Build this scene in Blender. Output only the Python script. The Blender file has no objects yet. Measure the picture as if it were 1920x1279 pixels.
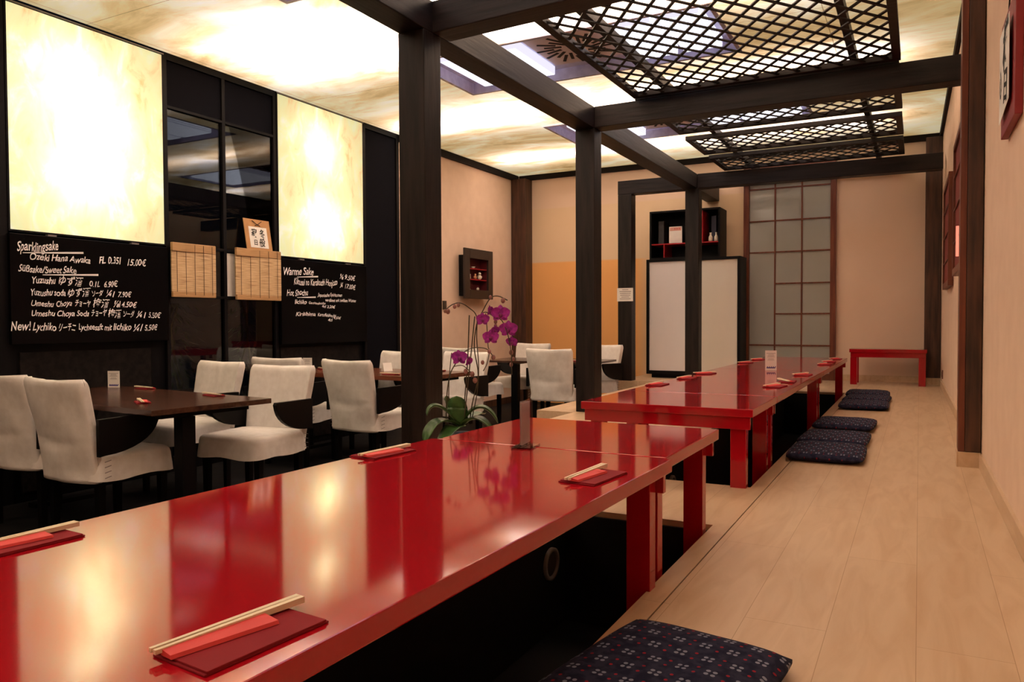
import bpy, bmesh, math, random
from mathutils import Vector, Matrix, noise
random.seed(7)
PI = math.pi
S = bpy.context.scene
COL = S.collection

# ------------------------------------------------------------------ camera, world, exposure, lights
cam_d = bpy.data.cameras.new('camera'); cam = bpy.data.objects.new('camera', cam_d); COL.objects.link(cam)
YAW, PITCH, ROLL, FPX = 0.48864, 0.026728, 0.004237, 1436.35
cam_d.sensor_width = 36.0; cam_d.lens = FPX / 1920 * 36.0; cam_d.clip_start = 0.02; cam_d.clip_end = 200
_f = Vector((-math.sin(YAW) * math.cos(PITCH), math.cos(YAW) * math.cos(PITCH), -math.sin(PITCH)))
_r = Vector((math.cos(YAW), math.sin(YAW), 0)); _d = _f.cross(_r)
_r2 = _r * math.cos(ROLL) + _d * math.sin(ROLL); _d2 = _d * math.cos(ROLL) - _r * math.sin(ROLL)
cam.matrix_world = Matrix(((_r2.x, -_d2.x, -_f.x, 0), (_r2.y, -_d2.y, -_f.y, 0), (_r2.z, -_d2.z, -_f.z, 0.745), (0, 0, 0, 1)))
S.camera = cam
w = bpy.data.worlds.new('world'); S.world = w; w.use_nodes = True
w.node_tree.nodes['Background'].inputs[0].default_value = (0.02, 0.022, 0.03, 1)
w.node_tree.nodes['Background'].inputs[1].default_value = 0.12
S.view_settings.view_transform = 'Standard'; S.view_settings.look = 'None'
S.view_settings.gamma = 1.0; S.view_settings.use_curve_mapping = False
S.view_settings.exposure = 0.34

ZC, XL, YB, ZF = 2.865, -5.25, 10.08, -0.45      # ceiling, left wall, back wall, dark dining floor (platform top is z = 0)
YN = -2.2                                          # the room goes on behind the camera
def xr(y): return 0.331 - 0.0115 * y               # right wall, a touch out of square

def area(name, loc, rot, sx, sy, power, col):
    l = bpy.data.lights.new(name, 'AREA'); l.shape = 'RECTANGLE'; l.size = sx; l.size_y = sy; l.energy = power; l.color = col
    o = bpy.data.objects.new(name, l); COL.objects.link(o); o.location = loc; o.rotation_euler = rot; return o
# fluorescent tubes lying above the paper ceiling
for ty, pw in ((-1.2, 50), (0.2, 50), (2.35, 56), (4.30, 78), (4.95, 60), (6.95, 98), (8.98, 60)):
    area('ceiling_tube', (-2.62, ty, ZC + 0.26), (0, 0, 0), 4.6, 0.05, pw, (0.93, 0.875, 1.30))
# lamps inside the two glowing wall boxes
def bulb(name, loc, power, r=0.05):
    l = bpy.data.lights.new(name, 'POINT'); l.energy = power; l.shadow_soft_size = r; l.color = (1.0, 0.95, 0.95)
    o = bpy.data.objects.new(name, l); COL.objects.link(o); o.location = loc; return o
for by, bz, pw in ((3.36, 2.42, 11), (3.5, 2.12, 11), (3.42, 1.8, 10)): bulb('wall_box_bulb', (XL - 0.22, by, bz), pw)
for by, bz, pw in ((5.86, 2.45, 8.5), (5.9, 1.74, 10)): bulb('wall_box_bulb', (XL - 0.19, by, bz), pw)

# ------------------------------------------------------------------ materials
MATS = {}
def nmat(name):
    m = bpy.data.materials.new(name); m.use_nodes = True; nt = m.node_tree
    return m, nt, nt.nodes['Principled BSDF']
def N(nt, t, **kw):
    n = nt.nodes.new(t)
    for k, v in kw.items():
        if k in n.inputs: n.inputs[k].default_value = v
        else: setattr(n, k, v)
    return n
def ramp(nt, stops):
    r = nt.nodes.new('ShaderNodeValToRGB'); e = r.color_ramp.elements
    while len(e) < len(stops): e.new(0.5)
    for i, (p, c) in enumerate(stops): e[i].position = p; e[i].color = (*c, 1)
    return r
def coord(nt, scale, kind='Object', rot=(0, 0, 0)):
    tc = nt.nodes.new('ShaderNodeTexCoord'); mp = nt.nodes.new('ShaderNodeMapping')
    mp.inputs['Scale'].default_value = scale; mp.inputs['Rotation'].default_value = rot
    nt.links.new(tc.outputs[kind], mp.inputs['Vector']); return mp
def noisy(name, c1, c2, scale=(5, 5, 5), rough=0.5, ns=3.0, spec=0.5, bump=0.0, detail=4, coat=0, lo=0.35, hi=0.65, metal=0, bscale=None):
    if name in MATS: return MATS[name]
    m, nt, b = nmat(name); mp = coord(nt, scale)
    n = N(nt, 'ShaderNodeTexNoise', Scale=ns, Detail=detail); nt.links.new(mp.outputs[0], n.inputs['Vector'])
    r = ramp(nt, [(lo, c1), (hi, c2)]); nt.links.new(n.outputs['Fac'], r.inputs[0]); nt.links.new(r.outputs[0], b.inputs['Base Color'])
    b.inputs['Roughness'].default_value = rough; b.inputs['Specular IOR Level'].default_value = spec; b.inputs['Metallic'].default_value = metal
    if coat: b.inputs['Coat Weight'].default_value = coat; b.inputs['Coat Roughness'].default_value = 0.04
    if bump:
        bn = N(nt, 'ShaderNodeBump', Strength=bump, Distance=0.01)
        if bscale:
            n2 = N(nt, 'ShaderNodeTexNoise', Scale=bscale, Detail=3); mp2 = coord(nt, (1, 1, 1)); nt.links.new(mp2.outputs[0], n2.inputs['Vector'])
            nt.links.new(n2.outputs['Fac'], bn.inputs['Height'])
        else: nt.links.new(n.outputs['Fac'], bn.inputs['Height'])
        nt.links.new(bn.outputs[0], b.inputs['Normal'])
    MATS[name] = m; return m
def plain(name, c, rough=0.5, spec=0.5, **kw): return noisy(name, tuple(x * 0.94 for x in c), c, rough=rough, spec=spec, **kw)

M_plaster = noisy('plaster', (0.72, 0.525, 0.40), (0.76, 0.565, 0.435), ns=1.3, rough=0.9, spec=0.2, bump=0.05, bscale=60)
M_beam_x = noisy('dark_beam_along_x', (0.006, 0.004, 0.0042), (0.016, 0.0105, 0.0100), scale=(1.2, 14, 14), ns=2.2, rough=0.5, spec=0.22, bump=0.25)
M_beam_y = noisy('dark_beam_along_y', (0.006, 0.004, 0.0042), (0.016, 0.0105, 0.0100), scale=(14, 1.2, 14), ns=2.2, rough=0.5, spec=0.22, bump=0.25)
M_beam_z = noisy('dark_post_wood', (0.006, 0.004, 0.0038), (0.017, 0.0105, 0.0092), scale=(14, 14, 1.2), ns=2.2, rough=0.5, spec=0.22, bump=0.25)
M_brown_z = noisy('brown_post_wood', (0.028, 0.012, 0.007), (0.085, 0.035, 0.02), scale=(16, 16, 1.4), ns=2.0, rough=0.45, spec=0.4, bump=0.25)
M_redwood_z = noisy('reddish_plank', (0.10, 0.022, 0.010), (0.17, 0.045, 0.02), scale=(16, 16, 1.4), ns=2.0, rough=0.45, spec=0.4)
M_trim = plain('dark_trim', (0.012, 0.008, 0.008), 0.7, 0.15)
M_black = plain('black_paint', (0.0045, 0.004, 0.005), 0.5, 0.12)
M_fan = plain('matt_black_panel', (0.006, 0.006, 0.009), 0.9, 0.05)
M_blackboard = plain('black_board', (0.0022, 0.0022, 0.003), 0.25, 0.10)
M_pit = plain('black_pit', (0.007, 0.007, 0.008), 0.7, 0.2)
M_dfloor = noisy('dark_tile', (0.005, 0.005, 0.006), (0.013, 0.012, 0.013), ns=2.5, rough=0.6, spec=0.12)
M_suede = noisy('dark_suede', (0.007, 0.006, 0.006), (0.016, 0.012, 0.011), ns=5, rough=0.9, spec=0.1)
M_cloth = noisy('cream_cloth', (0.72, 0.68, 0.645), (0.80, 0.765, 0.735), ns=4, rough=0.85, spec=0.2, bump=0.12, bscale=300)
M_armwood = plain('black_lacquered_wood', (0.004, 0.0035, 0.004), 0.4, 0.14)
M_dtable = noisy('dark_walnut', (0.035, 0.012, 0.008), (0.075, 0.028, 0.017), scale=(1.5, 14, 14), ns=2, rough=0.22, spec=0.45)
M_rtable = noisy('red_brown_wood', (0.10, 0.03, 0.015), (0.16, 0.05, 0.026), scale=(1.5, 14, 14), ns=2, rough=0.25, spec=0.45)
M_napkin = plain('red_napkin', (0.24, 0.012, 0.020), 0.8, 0.2, bump=0.1)
M_sleeve = plain('coral_paper', (0.68, 0.060, 0.062), 0.6, 0.3)
M_stick = noisy('pale_stick_wood', (0.70, 0.58, 0.41), (0.80, 0.69, 0.52), scale=(30, 2, 30), rough=0.5)
M_paper = plain('white_paper', (0.80, 0.77, 0.73), 0.7, 0.2)
M_ink = plain('black_ink', (0.012, 0.010, 0.010), 0.6, 0.2)
M_greyink = plain('grey_print', (0.25, 0.22, 0.22), 0.6, 0.2)
M_blueink = plain('blue_print', (0.07, 0.06, 0.25), 0.6, 0.2)
M_redink = plain('red_print', (0.60, 0.12, 0.10), 0.6, 0.2)
M_chalk = plain('white_marker', (0.88, 0.85, 0.86), 0.8, 0.1)
M_kraft = plain('brown_card', (0.45, 0.24, 0.105), 0.7, 0.2)
M_crimson = plain('crimson_paint', (0.24, 0.022, 0.026), 0.5, 0.3)
M_redshelf = plain('red_shelf_paint', (0.33, 0.008, 0.016), 0.45, 0.3)
M_metal = noisy('lavender_metal', (0.52, 0.49, 0.66), (0.66, 0.63, 0.80), ns=3, rough=0.4)
M_swirl = plain('grille_metal', (0.72, 0.62, 0.66), 0.45)
M_leaf = noisy('orchid_leaf', (0.020, 0.060, 0.013), (0.050, 0.125, 0.030), ns=4, rough=0.35, spec=0.5)
M_stem = noisy('orchid_stem', (0.035, 0.028, 0.012), (0.075, 0.05, 0.025), ns=6, rough=0.6)
M_petal = noisy('magenta_petal', (0.20, 0.006, 0.20), (0.40, 0.018, 0.36), ns=14, rough=0.6)
M_lip = plain('dark_magenta_lip', (0.16, 0.004, 0.10), 0.5)
M_bud = noisy('orchid_bud', (0.16, 0.07, 0.05), (0.30, 0.12, 0.12), ns=10, rough=0.6)
M_pot = plain('dark_ceramic', (0.022, 0.018, 0.016), 0.3)
M_soil = noisy('bark_chips', (0.02, 0.012, 0.008), (0.09, 0.05, 0.03), ns=30, rough=0.95)
M_bamboo = noisy('bamboo_leaf', (0.16, 0.26, 0.10), (0.30, 0.42, 0.18), ns=4, rough=0.5)
M_culm = noisy('bamboo_culm', (0.25, 0.24, 0.13), (0.40, 0.37, 0.20), ns=4, rough=0.5)
M_pane_shoji = noisy('shoji_glass', (0.30, 0.305, 0.285), (0.35, 0.355, 0.33), scale=(1, 1, 0.6), ns=0.8, rough=0.12, spec=0.5)
M_whitepanel = noisy('white_screen_paper', (0.82, 0.78, 0.78), (0.86, 0.82, 0.82), scale=(2, 2, 0.5), ns=1.2, rough=0.6, spec=0.3)
M_whitepanel2 = noisy('cream_screen_paper', (0.76, 0.71, 0.62), (0.81, 0.76, 0.67), scale=(2, 2, 0.5), ns=1.2, rough=0.6, spec=0.3)
M_port = plain('grey_duct_ring', (0.20, 0.18, 0.17), 0.5)
M_switch = plain('dark_plastic', (0.05, 0.04, 0.035), 0.4)
M_ceram = noisy('pale_ceramic', (0.55, 0.50, 0.40), (0.80, 0.74, 0.60), ns=20, rough=0.4)
M_orangeceram = noisy('orange_ceramic', (0.45, 0.16, 0.06), (0.60, 0.30, 0.15), ns=20, rough=0.4)
M_navybook = plain('navy_cover', (0.035, 0.035, 0.075), 0.5)
M_greybook = plain('charcoal_cover', (0.022, 0.020, 0.022), 0.5)
M_steel = plain('brushed_rail', (0.25, 0.22, 0.22), 0.35, metal=0.6)
M_hinge = plain('bright_nail', (0.6, 0.58, 0.55), 0.3, metal=0.8)

def m_lacquer():
    m, nt, b = nmat('red_lacquer'); mp = coord(nt, (1, 1, 1))
    n = N(nt, 'ShaderNodeTexNoise', Scale=2.0, Detail=3); nt.links.new(mp.outputs[0], n.inputs['Vector'])
    r = ramp(nt, [(0.3, (0.33, 0.0040, 0.010)), (0.7, (0.38, 0.0052, 0.013))]); nt.links.new(n.outputs['Fac'], r.inputs[0])
    # very fine pigment grain, far below a pixel
    tc2 = nt.nodes.new('ShaderNodeTexCoord'); sc = N(nt, 'ShaderNodeVectorMath', operation='SCALE'); sc.inputs['Scale'].default_value = 3000; nt.links.new(tc2.outputs['Object'], sc.inputs[0])
    wn = N(nt, 'ShaderNodeTexWhiteNoise', noise_dimensions='3D'); nt.links.new(sc.outputs[0], wn.inputs['Vector'])
    mr = nt.nodes.new('ShaderNodeMapRange'); mr.inputs['To Min'].default_value = 0.2; mr.inputs['To Max'].default_value = 1.8; nt.links.new(wn.outputs['Value'], mr.inputs['Value'])
    vm = N(nt, 'ShaderNodeVectorMath', operation='SCALE'); nt.links.new(r.outputs[0], vm.inputs[0]); nt.links.new(mr.outputs[0], vm.inputs['Scale'])
    nt.links.new(vm.outputs[0], b.inputs['Base Color'])
    b.inputs['Roughness'].default_value = 0.07; b.inputs['Specular IOR Level'].default_value = 0.5
    return m
M_lacq = m_lacquer()

def m_laminate():
    m, nt, b = nmat('maple_laminate'); mp = coord(nt, (1, 1, 1), rot=(0, 0, PI / 2))
    br = N(nt, 'ShaderNodeTexBrick', Scale=1.0); br.inputs['Brick Width'].default_value = 1.3; br.inputs['Row Height'].default_value = 0.19
    br.inputs['Mortar Size'].default_value = 0.0009; br.inputs['Color1'].default_value = (0.61, 0.435, 0.285, 1); br.inputs['Color2'].default_value = (0.64, 0.46, 0.305, 1)
    br.inputs['Mortar'].default_value = (0.42, 0.26, 0.14, 1); nt.links.new(mp.outputs[0], br.inputs['Vector'])
    mp2 = coord(nt, (7, 1.1, 7)); n = N(nt, 'ShaderNodeTexNoise', Scale=2.2, Detail=6, Distortion=1.2); nt.links.new(mp2.outputs[0], n.inputs['Vector'])
    r = ramp(nt, [(0.3, (0.86, 0.80, 0.74)), (0.6, (1, 1, 1))]); nt.links.new(n.outputs['Fac'], r.inputs[0])
    mx = N(nt, 'ShaderNodeMix', data_type='RGBA', blend_type='MULTIPLY'); mx.inputs[0].default_value = 1.0
    nt.links.new(br.outputs['Color'], mx.inputs[6]); nt.links.new(r.outputs[0], mx.inputs[7]); nt.links.new(mx.outputs[2], b.inputs['Base Color'])
    b.inputs['Roughness'].default_value = 0.36; b.inputs['Specular IOR Level'].default_value = 0.4; return m
M_lam = m_laminate()

def m_backwall():
    # plaster, with orange and fainter yellow lamp light painted into the colour at left
    m, nt, b = nmat('plaster_with_painted_lamp_light'); tc = nt.nodes.new('ShaderNodeTexCoord'); sp = nt.nodes.new('ShaderNodeSeparateXYZ')
    nt.links.new(tc.outputs['Object'], sp.inputs[0])
    def lt(src, v, soft):
        n = nt.nodes.new('ShaderNodeMapRange'); n.inputs['From Min'].default_value = v - soft; n.inputs['From Max'].default_value = v + soft
        n.inputs['To Min'].default_value = 1; n.inputs['To Max'].default_value = 0; nt.links.new(sp.outputs[src], n.inputs['Value']); return n.outputs[0]
    def mul(a, c):
        n = nt.nodes.new('ShaderNodeMath'); n.operation = 'MULTIPLY'; nt.links.new(a, n.inputs[0])
        if isinstance(c, float): n.inputs[1].default_value = c
        else: nt.links.new(c, n.inputs[1])
        return n.outputs[0]
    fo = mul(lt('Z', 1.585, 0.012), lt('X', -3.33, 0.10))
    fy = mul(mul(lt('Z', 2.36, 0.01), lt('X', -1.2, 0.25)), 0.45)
    mp = coord(nt, (1, 1, 1)); n = N(nt, 'ShaderNodeTexNoise', Scale=1.3); nt.links.new(mp.outputs[0], n.inputs['Vector'])
    r = ramp(nt, [(0.35, (0.72, 0.525, 0.40)), (0.65, (0.76, 0.565, 0.435))]); nt.links.new(n.outputs['Fac'], r.inputs[0])
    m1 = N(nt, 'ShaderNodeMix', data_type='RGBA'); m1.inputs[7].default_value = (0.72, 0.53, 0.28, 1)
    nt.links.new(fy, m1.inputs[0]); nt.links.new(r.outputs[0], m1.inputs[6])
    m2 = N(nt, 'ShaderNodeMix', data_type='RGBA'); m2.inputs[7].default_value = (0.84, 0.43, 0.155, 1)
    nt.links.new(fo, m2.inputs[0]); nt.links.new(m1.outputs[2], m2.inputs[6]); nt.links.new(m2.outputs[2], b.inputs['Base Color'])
    b.inputs['Roughness'].default_value = 0.9; b.inputs['Specular IOR Level'].default_value = 0.2; return m
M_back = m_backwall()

def m_glow(name, stops, scale, ns, base, trans, joints=False):
    # translucent mottled paper: a soft glow of its own plus whatever the lamps behind it push through
    m = bpy.data.materials.new(name); m.use_nodes = True; nt = m.node_tree; nt.nodes.clear()
    out = nt.nodes.new('ShaderNodeOutputMaterial'); mp = coord(nt, scale)
    n = N(nt, 'ShaderNodeTexNoise', Scale=ns, Detail=7, Distortion=0.6); n.inputs['Roughness'].default_value = 0.62; nt.links.new(mp.outputs[0], n.inputs['Vector'])
    r = ramp(nt, stops); nt.links.new(n.outputs['Fac'], r.inputs[0])
    col = r.outputs[0]
    if joints:
        mp2 = coord(nt, (1, 1, 1)); br = N(nt, 'ShaderNodeTexBrick', Scale=1.0); br.offset = 0.0
        br.inputs['Brick Width'].default_value = 2.3; br.inputs['Row Height'].default_value = 2.2; br.inputs['Mortar Size'].default_value = 0.003
        br.inputs['Color1'].default_value = (1, 1, 1, 1); br.inputs['Color2'].default_value = (1, 1, 1, 1); br.inputs['Mortar'].default_value = (0.45, 0.38, 0.3, 1)
        mp2.inputs['Location'].default_value = (0.6, 0.95, 0); nt.links.new(mp2.outputs[0], br.inputs['Vector'])
        mx = N(nt, 'ShaderNodeMix', data_type='RGBA', blend_type='MULTIPLY'); mx.inputs[0].default_value = 1
        nt.links.new(col, mx.inputs[6]); nt.links.new(br.outputs['Color'], mx.inputs[7]); col = mx.outputs[2]
    e = N(nt, 'ShaderNodeEmission', Strength=base); nt.links.new(col, e.inputs['Color'])
    t = nt.nodes.new('ShaderNodeBsdfTranslucent'); mx2 = N(nt, 'ShaderNodeMix', data_type='RGBA', blend_type='MULTIPLY'); mx2.inputs[0].default_value = 1
    mx2.inputs[7].default_value = (trans, trans, trans, 1); nt.links.new(col, mx2.inputs[6]); nt.links.new(mx2.outputs[2], t.inputs['Color'])
    d = nt.nodes.new('ShaderNodeBsdfDiffuse'); d.inputs['Color'].default_value = (0.16, 0.13, 0.08, 1)
    a1 = nt.nodes.new('ShaderNodeAddShader'); a2 = nt.nodes.new('ShaderNodeAddShader')
    nt.links.new(e.outputs[0], a1.inputs[0]); nt.links.new(t.outputs[0], a1.inputs[1]); nt.links.new(a1.outputs[0], a2.inputs[0]); nt.links.new(d.outputs[0], a2.inputs[1])
    nt.links.new(a2.outputs[0], out.inputs['Surface']); return m
M_ceil = m_glow('glowing_ceiling_paper', [(0.30, (0.46, 0.27, 0.085)), (0.45, (0.74, 0.52, 0.22)), (0.58, (0.89, 0.75, 0.43)), (0.74, (0.96, 0.89, 0.66))], (0.75, 1.5, 1), 1.5, 0.40, 0.78, True)
M_wallglow = m_glow('glowing_wall_paper', [(0.30, (0.86, 0.52, 0.20)), (0.42, (0.93, 0.72, 0.36)), (0.54, (0.84, 0.83, 0.42)), (0.68, (0.97, 0.92, 0.66))], (1, 3.2, 1.8), 1.9, 0.56, 0.62)

def emit(name, c, s):
    m = bpy.data.materials.new(name); m.use_nodes = True; nt = m.node_tree; nt.nodes.clear()
    o = nt.nodes.new('ShaderNodeOutputMaterial'); e = N(nt, 'ShaderNodeEmission', Strength=s); e.inputs['Color'].default_value = (*c, 1)
    nt.links.new(e.outputs[0], o.inputs['Surface']); return m
def m_perf():
    m = bpy.data.materials.new('perforated_lit_panel'); m.use_nodes = True; nt = m.node_tree; nt.nodes.clear()
    o = nt.nodes.new('ShaderNodeOutputMaterial'); mp = coord(nt, (1, 1, 1)); v = N(nt, 'ShaderNodeTexVoronoi', Scale=46.0)
    v.inputs['Randomness'].default_value = 0.0; nt.links.new(mp.outputs[0], v.inputs['Vector'])
    r = ramp(nt, [(0.38, (0.93, 0.93, 1.0)), (0.46, (0.42, 0.40, 0.50))]); nt.links.new(v.outputs['Distance'], r.inputs[0])
    e = N(nt, 'ShaderNodeEmission', Strength=1.7); nt.links.new(r.outputs[0], e.inputs['Color']); nt.links.new(e.outputs[0], o.inputs['Surface']); return m
M_perf = m_perf()
M_lampred = plain('red_lantern_paper', (0.22, 0.030, 0.024), 0.6, 0.3)
M_lamptube = emit('glowing_lamp_tube', (1.0, 0.27, 0.17), 1.0)
def m_clear(name, tint, fac_gloss, rough=0.0):
    m = bpy.data.materials.new(name); m.use_nodes = True; nt = m.node_tree; nt.nodes.clear()
    o = nt.nodes.new('ShaderNodeOutputMaterial'); t = nt.nodes.new('ShaderNodeBsdfTransparent'); t.inputs['Color'].default_value = (*tint, 1)
    g = N(nt, 'ShaderNodeBsdfGlossy', Roughness=rough); fr = N(nt, 'ShaderNodeFresnel', IOR=fac_gloss); mx = nt.nodes.new('ShaderNodeMixShader')
    nt.links.new(fr.outputs[0], mx.inputs[0]); nt.links.new(t.outputs[0], mx.inputs[1]); nt.links.new(g.outputs[0], mx.inputs[2]); nt.links.new(mx.outputs[0], o.inputs['Surface']); return m
M_glass = m_clear('night_window_glass', (0.55, 0.58, 0.60), 1.45)
M_acryl = m_clear('clear_acrylic', (0.86, 0.85, 0.85), 1.5, 0.02)

def m_frost():
    m = bpy.data.materials.new('frosted_card'); m.use_nodes = True; nt = m.node_tree; nt.nodes.clear(); o = nt.nodes.new('ShaderNodeOutputMaterial')
    d = nt.nodes.new('ShaderNodeBsdfDiffuse'); d.inputs['Color'].default_value = (0.92, 0.88, 0.90, 1); t = nt.nodes.new('ShaderNodeBsdfTranslucent'); t.inputs['Color'].default_value = (0.92, 0.88, 0.90, 1)
    mx = nt.nodes.new('ShaderNodeMixShader'); nt.links.new(d.outputs[0], mx.inputs[1]); nt.links.new(t.outputs[0], mx.inputs[2])
    tr = nt.nodes.new('ShaderNodeBsdfTransparent'); m2 = nt.nodes.new('ShaderNodeMixShader'); m2.inputs[0].default_value = 0.9
    nt.links.new(tr.outputs[0], m2.inputs[1]); nt.links.new(mx.outputs[0], m2.inputs[2]); nt.links.new(m2.outputs[0], o.inputs['Surface']); return m
M_frost = m_frost()
def m_blind():
    m, nt, b = nmat('bamboo_slats'); mp = coord(nt, (1, 6, 260)); n = N(nt, 'ShaderNodeTexNoise', Scale=1.0, Detail=3); nt.links.new(mp.outputs[0], n.inputs['Vector'])
    r = ramp(nt, [(0.32, (0.28, 0.155, 0.07)), (0.5, (0.60, 0.41, 0.22)), (0.68, (0.70, 0.51, 0.30))]); nt.links.new(n.outputs['Fac'], r.inputs[0])
    nt.links.new(r.outputs[0], b.inputs['Base Color']); b.inputs['Roughness'].default_value = 0.6
    bn = N(nt, 'ShaderNodeBump', Strength=0.5, Distance=0.004); nt.links.new(n.outputs['Fac'], bn.inputs['Height']); nt.links.new(bn.outputs[0], b.inputs['Normal']); return m
M_blind = m_blind()
M_blindedge = noisy('bamboo_binding', (0.34, 0.19, 0.08), (0.52, 0.31, 0.14), scale=(1, 6, 260), ns=1, rough=0.6)

def m_cushion():
    # dark navy cotton with grey four-petal motifs and small red dots
    m, nt, b = nmat('navy_print_cotton'); tc = nt.nodes.new('ShaderNodeTexCoord'); sp = nt.nodes.new('ShaderNodeSeparateXYZ'); nt.links.new(tc.outputs['Object'], sp.inputs[0])
    def mt(op, a, c=None):
        n = nt.nodes.new('ShaderNodeMath'); n.operation = op
        for i, v in enumerate((a, c)):
            if v is None: continue
            if isinstance(v, (int, float)): n.inputs[i].default_value = v
            else: nt.links.new(v, n.inputs[i])
        return n.outputs[0]
    P = 0.060
    x = mt('MULTIPLY', sp.outputs[0], 1 / P); y = mt('MULTIPLY', sp.outputs[1], 1 / P)
    row = mt('FLOOR', y); x2 = mt('ADD', x, mt('MULTIPLY', mt('MODULO', mt('ADD', row, 40), 2), 0.5))
    fx = mt('ABSOLUTE', mt('SUBTRACT', mt('FRACT', x2), 0.5)); fy = mt('ABSOLUTE', mt('SUBTRACT', mt('FRACT', y), 0.5))
    dx = mt('SUBTRACT', fx, 0.115); dy = mt('SUBTRACT', fy, 0.115)
    d = mt('SQRT', mt('ADD', mt('MULTIPLY', dx, dx), mt('MULTIPLY', dy, dy))); petal = mt('LESS_THAN', d, 0.078)
    ex = mt('SUBTRACT', fx, 0.5); ey = mt('SUBTRACT', fy, 0.22)
    d2 = mt('SQRT', mt('ADD', mt('MULTIPLY', ex, ex), mt('MULTIPLY', ey, ey))); dot = mt('LESS_THAN', d2, 0.062)
    mp = coord(nt, (1, 1, 1)); n = N(nt, 'ShaderNodeTexNoise', Scale=40.0); nt.links.new(mp.outputs[0], n.inputs['Vector'])
    r = ramp(nt, [(0.4, (0.008, 0.009, 0.026)), (0.6, (0.022, 0.023, 0.048))]); nt.links.new(n.outputs['Fac'], r.inputs[0])
    m1 = N(nt, 'ShaderNodeMix', data_type='RGBA'); m1.inputs[7].default_value = (0.20, 0.215, 0.29, 1); nt.links.new(petal, m1.inputs[0]); nt.links.new(r.outputs[0], m1.inputs[6])
    m2 = N(nt, 'ShaderNodeMix', data_type='RGBA'); m2.inputs[7].default_value = (0.30, 0.012, 0.02, 1); nt.links.new(mt('MULTIPLY', dot, 0.8), m2.inputs[0]); nt.links.new(m1.outputs[2], m2.inputs[6])
    nt.links.new(m2.outputs[2], b.inputs['Base Color']); b.inputs['Roughness'].default_value = 0.9; b.inputs['Specular IOR Level'].default_value = 0.15; return m
M_cush = m_cushion()

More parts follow.
